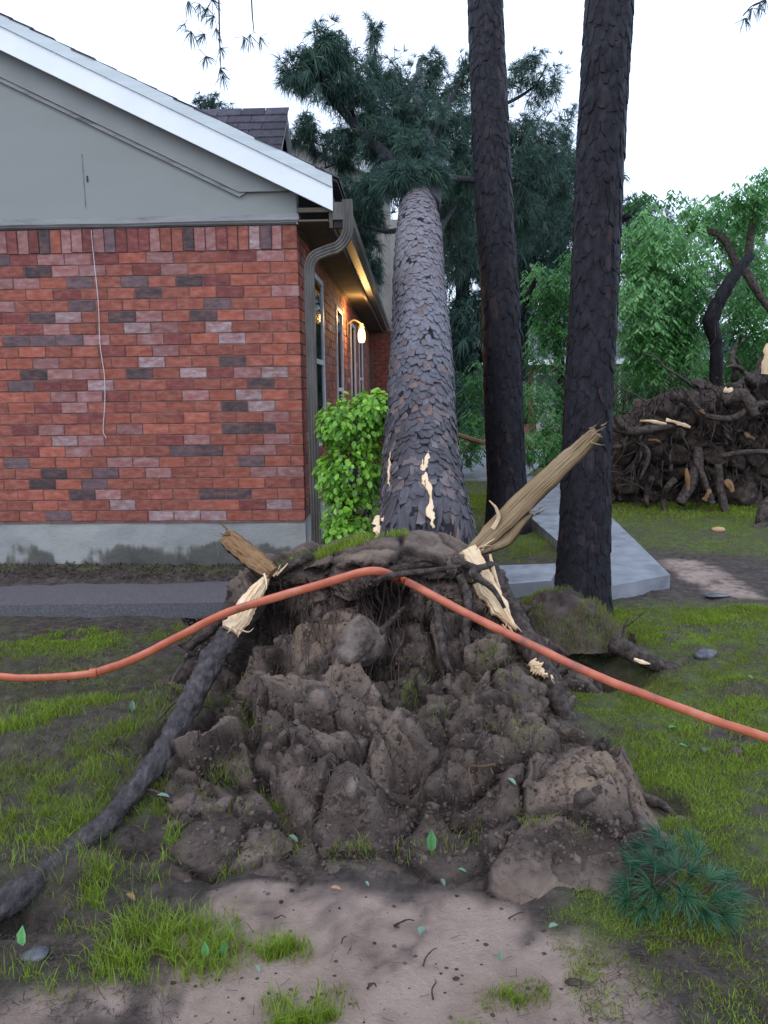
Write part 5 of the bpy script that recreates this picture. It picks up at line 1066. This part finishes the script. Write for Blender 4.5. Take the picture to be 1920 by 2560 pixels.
for pts, r in [([(1530, 1065, 8.7), (1580, 1078, 8.6), (1640, 1070, 8.6), (1700, 1060, 8.7)], [.06, .05, .045, .04]), ([(1700, 1260, 8.5), (1740, 1180, 8.6), (1745, 1120, 8.7)], [.06, .07, .05]), ([(1740, 1150, 8.6), (1765, 1210, 8.45), (1780, 1260, 8.4)], [.04, .03, .04]), ([(1810, 1000, 8.6), (1860, 990, 8.5), (1890, 1040, 8.4)], [.08, .075, .05]),
               ([(1800, 1140, 8.5), (1870, 1130, 8.4), (1960, 1130, 8.4)], [.03, .03, .03]), ([(1760, 1040, 8.6), (1830, 1045, 8.5), (1900, 1010, 8.5), (1960, 1020, 8.5)], [.03, .04, .04, .03]), ([(1795, 1160, 8.5), (1800, 1220, 8.5), (1815, 1280, 8.4)], [.04, .05, .04]), ([(1875, 960, 8.7), (1920, 930, 8.8), (2000, 880, 9.0)], [.08, .12, .16]), ([(1560, 1080, 8.7), (1620, 1130, 8.6), (1600, 1200, 8.6)], [.02, .03, .015])]:
    root('large_root', [P(*q) for q in pts], r, 12, 30, 'rootbark', .3, parent=us, seed=int(pts[0][0]))
for k, (a, b_, w_) in enumerate([((1600, 1052, 8.6), (1665, 1060, 8.6), .025), ((1665, 1050, 8.62), (1725, 1068, 8.6), .028), ((1745, 1025, 8.6), (1760, 1035, 8.55), .03), ((1810, 975, 8.6), (1835, 985, 8.55), .05), ((1760, 1250, 8.35), (1775, 1225, 8.35), .04), ((1720, 1235, 8.5), (1715, 1170, 8.5), .03), ((1860, 1085, 8.5), (1885, 1100, 8.5), .03), ((1620, 1100, 8.6), (1650, 1105, 8.55), .02), ((1912, 935, 8.6), (1922, 860, 8.6), .06), ((1815, 1200, 8.5), (1830, 1230, 8.4), .05)]):
    splinter('torn_wood', [P(*a), (P(*a) + P(*b_)) / 2 + [0, -.02, .01], P(*b_)], [w_ * .7, w_ * .8, w_ * .5], .03, 'wood' if k in (0, 1, 3, 8) else 'woodbrown', us, seed=60 + k, n=16, jag=.6)
st = thing('small_stump', 'small dark stump on the lawn at the right edge', 'stump', tuple(G(1910, 1310)))
root('stump_body', [P(1925, 1330, 7.6), P(1920, 1290, 7.6), P(1930, 1250, 7.7)], [.16, .11, .07], 16, 20, 'rootbark', .4, parent=st)
root('root', [P(1915, 1315, 7.5), P(1895, 1318, 7.4), P(1880, 1322, 7.35)], [.05, .04, .02], 10, 14, 'rootbark', .4, parent=st)
# ---------------------------------------------------------------- broadleaf trees
def leafcrown(parent, blobs, mat_='maple', ls=.10, seed=0, pinn=True, tb=(.1, .9)):
    rs = np.random.RandomState(seed); b = B()
    for (px, py, rx, ry, Y, cnt) in blobs:
        c = P(px, py, Y); sx_, sz_ = rx / FPX * Y, ry / FPX * Y; sy_ = (sx_ + sz_) * .45
        m = cnt; o = rs.normal(size=(m, 3)); o /= np.linalg.norm(o, axis=1)[:, None]; o *= rs.uniform(.25, 1.08, (m, 1)) ** .7
        pos = c + o * [sx_, sy_, sz_]; a = rs.uniform(0, 6.28, m)
        d = np.stack([np.cos(a), np.sin(a) * .8, -.55 - rs.rand(m)], 1); d /= np.linalg.norm(d, axis=1)[:, None]
        tn = np.clip(rs.uniform(*tb) + rs.normal(size=m) * .16 + .22 * o[:, 2], 0, 1)
        k = 5
        for q in range(k):   # leaflets along a drooping stalk
            for sgn in (-1, 1):
                s = np.cross(d, [0, 0, 1.]); s /= np.linalg.norm(s, axis=1)[:, None]
                ld_ = d * .6 + s * sgn * .75 + [0, 0, -.35]; ld_ += rs.normal(size=(m, 3)) * .15; ld_ /= np.linalg.norm(ld_, axis=1)[:, None]
                st_ = pos + d * (ls * .55 * (q + .5)); wv = np.cross(ld_, rs.normal(size=(m, 3)) * .5 + [0, 0, 1]); wv /= np.linalg.norm(wv, axis=1)[:, None]
                L1 = ls * rs.uniform(.7, 1.2, (m, 1)); V = np.stack([st_, st_ + ld_ * L1 * .45 + wv * L1 * .17, st_ + ld_ * L1, st_ + ld_ * L1 * .45 - wv * L1 * .17], 1).reshape(-1, 3)
                b.add(V, np.arange(m * 4).reshape(-1, 4), np.repeat(tn, 4))
    return b.make('crown', M[mat_], parent, kind='stuff')
bt = thing('broadleaf_tree', 'bright green broadleaf tree with a bent grey trunk behind the dark root plate', 'tree', tuple(G(1790, 1160)))
root('trunk', [P(1790, 1100, 10.2), P(1790, 960, 10.2), P(1790, 860, 10.2), P(1778, 800, 10.2), P(1810, 730, 10.2), P(1850, 670, 10.3), P(1880, 640, 10.4)], [.10, .095, .085, .10, .09, .075, .05], 16, 70, 'bark_s', .25, parent=bt)
for q, r in (([(1850, 680, 11.1), (1800, 590, 11.2), (1700, 575, 11.4), (1600, 580, 11.5)], [.06, .05, .04, .02]), ([(1780, 800, 11.3), (1740, 890, 11.2), (1700, 960, 11.2)], [.05, .03, .01]), ([(1860, 670, 11.1), (1900, 740, 11), (1940, 800, 11)], [.07, .05, .03]), ([(1870, 650, 11), (1880, 560, 11), (1900, 470, 11)], [.06, .04, .02]), ([(1600, 580, 11.5), (1580, 650, 11.4), (1545, 690, 11.4)], [.04, .03, .01])):
    root('limb', [P(*a) for a in q], r, 10, 30, 'rootbark', .15, parent=bt)
leafcrown(bt, [(1600, 600, 70, 90, 11, 170), (1680, 640, 100, 100, 11, 260), (1620, 760, 90, 100, 10.8, 260), (1700, 760, 70, 100, 10.8, 220), (1840, 540, 90, 60, 11.5, 130), (1750, 520, 60, 40, 11.3, 60), (1890, 500, 50, 50, 11, 70), (1830, 620, 60, 50, 12, 80), (1900, 640, 60, 80, 12, 110), (1640, 860, 90, 80, 10.8, 240), (1700, 860, 60, 80, 11, 130), (1870, 740, 60, 80, 12.2, 110), (1900, 800, 70, 90, 12, 170), (1690, 480, 30, 20, 11.3, 8), (1600, 500, 50, 40, 12, 24), (1850, 480, 60, 24, 11, 34), (1900, 430, 30, 24, 11, 14)], seed=4)
b2_ = thing('understory_shrubs', 'dense dark green shrub mass under the bent broadleaf tree', 'shrub', tuple(G(1680, 1120)))
leafcrown(b2_, [(1600, 960, 90, 80, 12, 260), (1700, 960, 90, 90, 12, 300), (1640, 1020, 80, 60, 11.5, 220), (1780, 950, 80, 90, 12.5, 240), (1880, 900, 80, 80, 12.5, 240), (1570, 1040, 60, 40, 11.5, 140), (1720, 1040, 50, 40, 12, 90)], seed=6, tb=(.0, .35), ls=.09)
b3 = thing('broadleaf_tree', 'smaller green broadleaf tree seen between the two standing pine trunks', 'tree', tuple(G(1380, 1110)))
root('trunk', [P(1400, 1060, 14.5), P(1405, 950, 14.5), P(1385, 800, 14.4), P(1400, 700, 14.4)], [.12, .10, .08, .04], 12, 30, 'bark_s', .15, parent=b3)
root('limb', [P(1300, 800, 14), P(1320, 740, 14), P(1345, 690, 14)], [.06, .06, .03], 10, 16, 'bark_s', .15, parent=b3)
leafcrown(b3, [(1400, 740, 60, 70, 14, 170), (1350, 700, 40, 50, 14, 90), (1410, 830, 50, 50, 14, 120), (1360, 820, 40, 60, 14, 70), (1430, 650, 30, 40, 14.2, 50)], seed=8)
b4 = thing('hanging_branches', 'dull grey green leafy branches fallen low between the two pine trunks', 'branches', tuple(G(1360, 1190)))
leafcrown(b4, [(1380, 930, 60, 50, 13, 110), (1340, 1000, 50, 60, 12.5, 130), (1390, 1060, 50, 50, 12, 130), (1340, 1110, 60, 45, 11.5, 150), (1400, 1120, 40, 50, 11.5, 90), (1180, 1060, 40, 60, 12, 90), (1190, 960, 40, 60, 12.5, 110), (1170, 1120, 40, 35, 12, 70), (1340, 880, 40, 40, 13.5, 60), (1400, 1000, 40, 40, 12.5, 60)], seed=9, tb=(.05, .5), ls=.07)
# dark pines behind
def bgpine(lab, trunk, rad_, blobs, seed, limbs=()):
    g_ = G(trunk[0][0], 1100); t_ = thing('background_pine', lab, 'tree', (P(*trunk[0])[0], P(*trunk[0])[1], 0), group='dark pines in the background')
    root('trunk', [P(*q) for q in trunk], rad_, 12, 30, 'bark_s', .15, parent=t_)
    for q, r in limbs: root('limb', [P(*a) for a in q], r, 8, 20, 'bark_s', .15, parent=t_)
    blobs = [(a, b_, c * 1.1, d * 1.1, e, int(f * 1.35)) for a, b_, c, d, e, f in blobs]
    crown(blobs, t_, Ln=.36, w=.014, n=22, seed=seed, droop=.8, tlo=.15, thi=.75)
bgpine('dark pine behind the gap between the fallen trunk and the first upright trunk', [(1150, 1060, 18), (1155, 800, 18), (1160, 500, 18), (1165, 300, 18)], [.2, .18, .14, .06], [(1130, 500, 70, 60, 18, 110), (1170, 600, 70, 60, 18, 120), (1120, 660, 60, 50, 18, 60), (1180, 760, 60, 60, 18, 110), (1120, 560, 50, 60, 18, 90), (1130, 780, 50, 50, 18, 60), (1130, 960, 50, 60, 18, 90), (1180, 500, 50, 60, 18, 90), (1150, 850, 70, 50, 18, 90), (1160, 920, 60, 50, 18, 90), (1170, 1010, 60, 50, 17, 100), (1190, 420, 50, 70, 18, 70), (940, 620, 60, 90, 19, 120), (960, 760, 60, 60, 19, 40)], 31,
       [([(1155, 960, 18), (1200, 900, 17.5), (1235, 870, 17)], [.10, .08, .05])])
bgpine('dark pine showing between the two upright pine trunks', [(1295, 1060, 19), (1298, 800, 19), (1300, 560, 19), (1305, 350, 19)], [.26, .23, .18, .08], [(1340, 400, 80, 60, 19, 110), (1380, 520, 70, 60, 19, 120), (1300, 600, 60, 60, 19, 120), (1330, 780, 70, 60, 19, 80), (1290, 480, 50, 60, 19, 80), (1420, 720, 50, 50, 19, 60), (1420, 400, 40, 50, 19, 50), (1400, 620, 60, 50, 19, 90), (1340, 680, 50, 40, 19, 40), (1440, 500, 60, 80, 19, 100), (1260, 700, 50, 60, 19, 50)], 32, [([(1298, 800, 19), (1340, 690, 19), (1400, 610, 19)], [.12, .09, .05])])
bgpine('distant grey green pine tops right of the nearest upright trunk', [(1590, 1060, 24), (1590, 800, 24), (1592, 560, 24), (1592, 500, 24)], [.2, .18, .12, .06], [(1590, 520, 50, 30, 24, 60), (1600, 570, 70, 40, 24, 90), (1590, 680, 80, 70, 24, 160), (1680, 600, 70, 60, 25, 90), (1780, 580, 60, 40, 26, 60), (1900, 560, 60, 60, 26, 70), (1680, 740, 90, 60, 24, 130), (1800, 720, 90, 80, 24, 130), (1900, 700, 70, 80, 24, 100)], 33)
bgpine('dark pine standing behind the house roof by the dormer', [(530, 700, 30), (530, 500, 30), (530, 300, 30), (530, 245, 30)], [.2, .18, .12, .06], [(530, 262, 40, 24, 30, 40), (560, 300, 60, 30, 30, 40)], 34)
# far wood as one mass to close the view
fw_ = B(); 
rs = np.random.RandomState(77); cnt = 5200
pos = np.stack([rs.uniform(-25, 40, cnt), rs.uniform(34, 44, cnt), rs.uniform(0, 1, cnt) ** .8], 1); pos[:, 2] *= 3.0 + 3.2 * (fbm(np.stack([pos[:, 0] * .25, 0 * pos[:, 0], 0 * pos[:, 0]], 1), 3, 5) + .5)
tufts(fw_, pos, np.tile([0, 0, .4], (cnt, 1)), 9, .75, .12, spread=1.6, droop=.5, tlo=0, thi=.6, rs=rs); far = fw_.make('far_wood', M['needle']); far['kind'] = 'stuff'; far['label'] = 'far line of dark trees closing the view'; far['category'] = 'woods'
# ---------------------------------------------------------------- far house between the trunks
fh_ = thing('far_house', 'low grey roofed brick house far away between the upright pine trunks', 'house', (P(1330, 1080, 26)[0], 26, 0))
X0, X1 = P(1190, 1000, 26)[0], P(1760, 1000, 26)[0]
mk('wall', boxv((X0, 26, 0), (X1, 31, 2.4)), BOXF, M['farbrick'], fh_)
V_ = np.array([[X0 - .4, 25.4, 2.4], [X1 + .4, 25.4, 2.4], [X1 - 1.2, 29, 4.2], [X0 + 1.2, 29, 4.2], [X0 - .4, 32, 2.4], [X1 + .4, 32, 2.4]])
rfm = mk('roof', V_, [np.array([[0, 1, 2, 3], [3, 2, 5, 4], [0, 4, 5, 1]]), np.array([[0, 3, 4], [1, 5, 2]])], M['farroof'], fh_)
mk('fascia', boxv((X0 - .42, 25.36, 2.25), (X1 + .42, 25.39, 2.42)), BOXF, M['white'], fh_)
for a in (.25, .62):
    xx = X0 + (X1 - X0) * a; w = mk('window', boxv((xx, 25.93, .9), (xx + 1.2, 25.99, 2.0)), BOXF, M['frame'], fh_); mk('pane', boxv((xx + .08, 25.9, .98), (xx + 1.12, 25.925, 1.92)), BOXF, M['stone'], w)
mk('garage_door', boxv((X0 + 2.1, 25.94, 0), (X0 + 4.3, 25.99, 2.0)), BOXF, M['beige'], fh_)
# parked pickup hint is not visible; a wooden rail beside the trunk is
rl = thing('wooden_rail', 'pale fallen rail lying between the fallen trunk and the next pine', 'rail', tuple(G(1150, 1180)))
V, F = tube([P(1135, 1085, 9.5), P(1212, 1108, 9.3)], .03, 6); mk('bar', V, F, M['plank'], rl)
# ---------------------------------------------------------------- twigs hanging into the top of the frame
def hang(lab, pts, tpts, cat='branch'):
    t_ = thing('hanging_pine_branch', lab, cat, tuple(P(*pts[0])))
    root('stem', [P(*q) for q in pts], [.006, .005, .003], 5, 24, 'rootlet', .1, parent=t_)
    b = B(); 
    for q in tpts:
        c = P(*q); tufts(b, [c], [[R.uniform(-.5, .5), 0, -.6]], 22, .10, .004, spread=.8, droop=.8, tlo=.1, thi=.5)
    b.make('needles', M['needle'], t_)
hang('thin pine branch hanging down into the sky above the roof', [(545, -120, 5), (548, 40, 5), (550, 120, 5), (553, 185, 5)], [(470, 2, 5), (462, 60, 5), (478, 78, 5), (500, 10, 5), (520, 20, 5), (535, 40, 5), (512, 85, 5), (515, 140, 5), (540, 70, 5), (552, 120, 5), (550, 170, 5), (556, 190, 5), (530, 0, 5)])
hang('wispy twig right of the longer hanging branch above the roof', [(625, -120, 5), (630, 20, 5), (635, 80, 5)], [(610, 92, 5), (625, 86, 5), (650, 92, 5)])
hang('small pine twig tip poking into the top right corner', [(1990, -90, 5), (1925, -10, 5), (1880, 15, 5), (1858, 40, 5)], [(1862, 45, 5), (1880, 20, 5), (1900, 8, 5), (1915, 0, 5)])
# ---------------------------------------------------------------- grass
def blades(pos, h, w, tn, name, label=None, cat=None, lean=.45, nrm=None):
    k = len(pos); a = R.uniform(0, 6.28, k); s = np.stack([np.cos(a), np.sin(a), 0 * a], 1); ld_ = R.normal(size=(k, 3)) * [lean, lean, 0]; h = h[:, None]; w = w[:, None]
    m = pos + [0, 0, 1] * h * .55 + ld_ * h * .3; e = pos + [0, 0, 1] * h * .95 + ld_ * h
    V = np.stack([pos - s * w * .5, pos + s * w * .5, m + s * w * .4, m - s * w * .4, e], 1).reshape(-1, 3); i = np.arange(k)[:, None] * 5
    t = np.repeat(tn, 5).reshape(-1, 5) + [-.12, -.12, 0, 0, .1]
    o = mk(name, V, [np.concatenate([i, i + 1, i + 2, i + 3], 1), np.concatenate([i + 3, i + 2, i + 4], 1)], M['grass'], None, tone=np.clip(t, 0, 1).ravel())
    o['kind'] = 'stuff'; return o
def scatter(n, xr, yr, pw=1.0):
    x = R.uniform(*xr, n); y = yr[0] + (yr[1] - yr[0]) * R.rand(n) ** pw; m = grassmask(x, y); keep = R.rand(n) < m ** 1.5 * np.where(x > .3, 1.0, .9)
    return x[keep], y[keep], m[keep]
SL = [(G(-500, 1522, zw), G(640, 1505, zw), .0)]
def on_slab(x, y, z=.09):
    px, py = proj(np.stack([x, y, np.full_like(x, z)], 1))
    a = (px < 650) & (py > 1455) & (py < 1520)
    b = (px > 1236) & (px < 1400) & (py > 1408) & (py < 1462)
    c = (py > 1190) & (py < 1466) & (px > np.interp(py, [1190, 1286, 1466], [1300, 1318, 1525])) & (px < np.interp(py, [1190, 1286, 1437], [1395, 1522, 1676]))
    return a | b | c
X, Y, Mk = [], [], []
for n_, xr, yr in ((170000, (-2.2, -.1), (1.4, 4.9)), (260000, (.35, 2.6), (1.4, 4.6)), (130000, (-.3, 5.5), (4.4, 10)), (9000, (-3, 0), (4.8, 5.4)), (30000, (-.9, .9), (1.3, 2.0)), (40000, (0, 10), (9, 22))):
    x, y, m = scatter(n_, xr, yr); X.append(x); Y.append(y); Mk.append(m)
x = np.concatenate(X); y = np.concatenate(Y); m = np.concatenate(Mk); k_ = ~on_slab(x, y); x, y, m = x[k_], y[k_], m[k_]
pos = np.stack([x, y, gz(x, y) - .004], 1); pp = fbm(pos * [3, 3, 1], 3, 15)
lf = sstep(.2, -.4, x) * (y < 3.2)
h = R.uniform(.008, .026, len(x)) * (1 + .5 * pp) * (1 + 1.1 * lf) * np.where(y > 8, 1.6, 1); w = R.uniform(.0016, .0032, len(x)) * np.where(y > 4, 1.6, 1) * np.where(y > 8, 2.2, 1)
tn = np.clip(.52 + .35 * pp + .12 * R.randn(len(x)), 0, 1); tn = np.where(R.rand(len(x)) < .10, .05, tn)
gr = blades(pos, h, w, tn, 'grass'); gr['label'] = 'short wet lawn grass around the soil heap'; gr['category'] = 'grass'
print('lawn blades', len(x))
# taller tufts, each a thing
def tuft_at(lab, pts, cnt, hh, rpx, tnc=.6, group='grass tufts in the mud', name='grass_tuft', z=0, surf=False):
    P_ = []
    for k in range(cnt):
        q = pts[R.randint(len(pts))]; a = R.uniform(0, 6.28); r = min(abs(R.normal()), 1.7) * rpx * .45
        px, py = q[0] + math.cos(a) * r, q[1] + math.sin(a) * r * .35
        g_ = G(px, py, z); g_[2] = float(gz(g_[0], g_[1])) if not surf else g_[2]
        if surf:
            hh_ = hit(px, py)
            if hh_ is not None: g_ = hh_[0]
        P_.append(g_)
    P_ = np.array(P_); o = blades(P_, (.25 + .75 * R.rand(cnt) ** 1.6) * hh, R.uniform(.0014, .003, cnt), np.clip(tnc + .14 * R.randn(cnt), 0, 1), name)
    del o['kind']; c = P_.mean(0); o.data.transform(Matrix.Translation(-Vector(c))); o.location = c
    o['label'] = lab; o['category'] = 'grass tuft'; o['group'] = group
tuft_at('round grass tuft standing alone in the pale mud', [(700, 2385), (730, 2370), (675, 2395)], 300, .075, 42)
tuft_at('wide grass tuft cut by the bottom edge, left of the middle', [(760, 2560), (820, 2540), (700, 2575)], 420, .08, 55)
tuft_at('grass tuft in the mud left of the round tuft', [(480, 2380), (420, 2400), (350, 2360), (300, 2420)], 330, .055, 80, .5)
tuft_at('small grass tuft at the bottom right of the pale mud', [(1255, 2480), (1290, 2495)], 130, .05, 50, .5)
tuft_at('tiny grass tuft touching the bottom edge in the middle', [(1160, 2575), (1180, 2580)], 90, .05, 30, .7)
tuft_at('grass tuft in front of the large root, left of the soil heap', [(500, 2010), (560, 2060), (450, 1990), (590, 2030)], 380, .06, 70, .5)
tuft_at('bright grass tuft along the far left edge below the conduit', [(30, 2050), (120, 2040), (200, 2060), (60, 2100)], 450, .055, 90, .55)
tuft_at('tuft of long blue green grass beside the walkway behind the splinter', [(1290, 1400), (1330, 1390), (1310, 1380), (1350, 1375)], 420, .16, 50, .55)
tuft_at('grass tuft by the base of the middle trunk', [(1180, 1240), (1200, 1260), (1190, 1200)], 260, .16, 50, .5)
tuft_at('grass tuft in the middle of the large root', [(230, 2250), (210, 2240)], 90, .05, 30, .5)
# grass clinging to the soil heap
Pn = []
for k in range(5200):
    q = [(1330, 1800, 120, 90), (1050, 1760, 110, 70), (640, 1780, 60, 60), (1250, 1650, 60, 60), (1300, 2080, 160, 40), (900, 2130, 250, 30), (1020, 1700, 60, 50), (560, 1960, 60, 60)][R.randint(8)]
    h_ = hit(q[0] + R.normal() * q[2] * .6, q[1] + R.normal() * q[3] * .6)
    if h_ is not None and h_[1][2] > .25: Pn.append(h_[0])
Pn = np.array(Pn); kk = fbm(Pn * 9, 2, 3) > .05; Pn = Pn[kk]
o = blades(Pn, R.uniform(.012, .04, len(Pn)), R.uniform(.0012, .0022, len(Pn)), np.clip(.45 + .2 * R.randn(len(Pn)), 0, 1), 'heap_grass'); o['label'] = 'thin grass clinging to the soil heap'; o['category'] = 'grass'
# back rim of the heap: yellow green fringe
Pn = []
for k in range(2600):
    t_ = R.rand(); px = 690 + 330 * t_; h_ = hit(px, 1425 - 95 * min(1, t_ * 1.25) + R.uniform(-6, 14))
    if h_ is not None: Pn.append(h_[0])
Pn = np.array(Pn); o = blades(Pn, R.uniform(.015, .045, len(Pn)), R.uniform(.0016, .0028, len(Pn)), np.clip(.75 + .2 * R.randn(len(Pn)), 0, 1), 'rim_grass'); o['label'] = 'yellow green grass fringe on the back rim of the soil heap'; o['category'] = 'grass'
# sod grass
idx = R.randint(0, len(sv), 9000); idx = idx[(qq_[idx] < 1.0) & (fbm(sv[idx] * 8, 2, 4) > -.35)]
o = blades(sv[idx] + R.normal(size=(len(idx), 3)) * [.004, .004, 0], R.uniform(.012, .04, len(idx)), R.uniform(.0015, .0028, len(idx)), np.clip(.28 + .22 * R.randn(len(idx)), 0, 1), 'sod_grass'); o['label'] = 'brownish grass growing on the raised sod clump'; o['category'] = 'grass'
# mulch strip litter at the foot of the wall
mb = B()
for k in range(1500):
    px, py = R.uniform(-60, 700), R.uniform(1385, 1450); g_ = G(px, py, .1); g_[2] = float(gz(g_[0], g_[1])) + .008
    V = boxv((-.5, -.5, -.5), (.5, .5, .5)) * [R.uniform(.01, .045), R.uniform(.004, .01), .004]; V = V @ rrot().T + g_; mb.add(V, BOXF, R.rand())
o = mb.make('mulch', M['leafbrown'] if False else M['rootlet']); o['kind'] = 'stuff'; o['label'] = 'brown mulch litter along the foot of the brick wall'; o['category'] = 'mulch'
# crumbs and clots over the muddy ground
OCT = np.array([[1, 0, 0], [-1, 0, 0], [0, 1, 0], [0, -1, 0], [0, 0, 1], [0, 0, -1.]]); OF = np.array([[0, 2, 4], [2, 1, 4], [1, 3, 4], [3, 0, 4], [2, 0, 5], [1, 2, 5], [3, 1, 5], [0, 3, 5]])
n = 26000; x = R.uniform(-1.9, 2.2, n); y = 1.4 + 3.2 * R.rand(n) ** 1.3; sd0 = np.zeros(n)
for a, b, r_, s_ in sandc: sd0 = np.maximum(sd0, ell(x, y, a, b, r_, s_))
cl_ = fbm(np.stack([x * 4, y * 4, 0 * x], 1), 3, 12); ok = (R.rand(n) < np.where(sd0 > .5, .02, .35 + .9 * cl_)) & ~on_slab(x, y); x, y = x[ok], y[ok]; n = len(x); z = gz(x, y)
r_ = .0018 + .0065 * R.rand(n) ** 3; A = OCT[None] * r_[:, None, None] * R.uniform(.6, 1.4, (n, 6, 1)); th = R.uniform(0, 6.28, n)[:, None]; c_, s_ = np.cos(th), np.sin(th)
A = np.stack([A[..., 0] * c_ - A[..., 1] * s_, A[..., 0] * s_ + A[..., 1] * c_, A[..., 2] * .7], -1) + np.stack([x, y, z + .003], 1)[:, None]
o = mk('soil_clots', A.reshape(-1, 3), (OF[None] + np.arange(n)[:, None, None] * 6).reshape(-1, 3), M['soil'], None, tone=np.repeat(R.uniform(0, .6, n), 6)); o['kind'] = 'stuff'; o['label'] = 'small clots of dark soil strewn over the muddy lawn'; o['category'] = 'soil clots'
# litter: small twigs and needles over the soil
nb_ = B(); k = 8000
for q in range(k):
    px, py = R.uniform(0, 1920), R.uniform(1560, 2560)
    if py > 2190 and 450 < px < 1450 and R.rand() < .96: continue
    h_ = hit(px, py); g_ = G(px, py); g_[2] = float(gz(g_[0], g_[1])) + .006
    if h_ is not None and h_[0][1] < g_[1] + .1: g_ = h_[0] + h_[1] * .006
    a = R.uniform(0, 6.28); l = R.uniform(.008, .035); d = np.array([math.cos(a), math.sin(a), R.uniform(-.2, .3)]) * l * .5; s = np.array([-math.sin(a), math.cos(a), 0]) * .0008
    nb_.add(np.array([g_ - d - s, g_ - d + s, g_ + d + s, g_ + d - s]), np.array([[0, 1, 2, 3]]), R.rand())
o = nb_.make('needle_litter', M['rootlet']); o['kind'] = 'stuff'; o['label'] = 'dead pine needles and bits strewn over the soil'; o['category'] = 'needle litter'
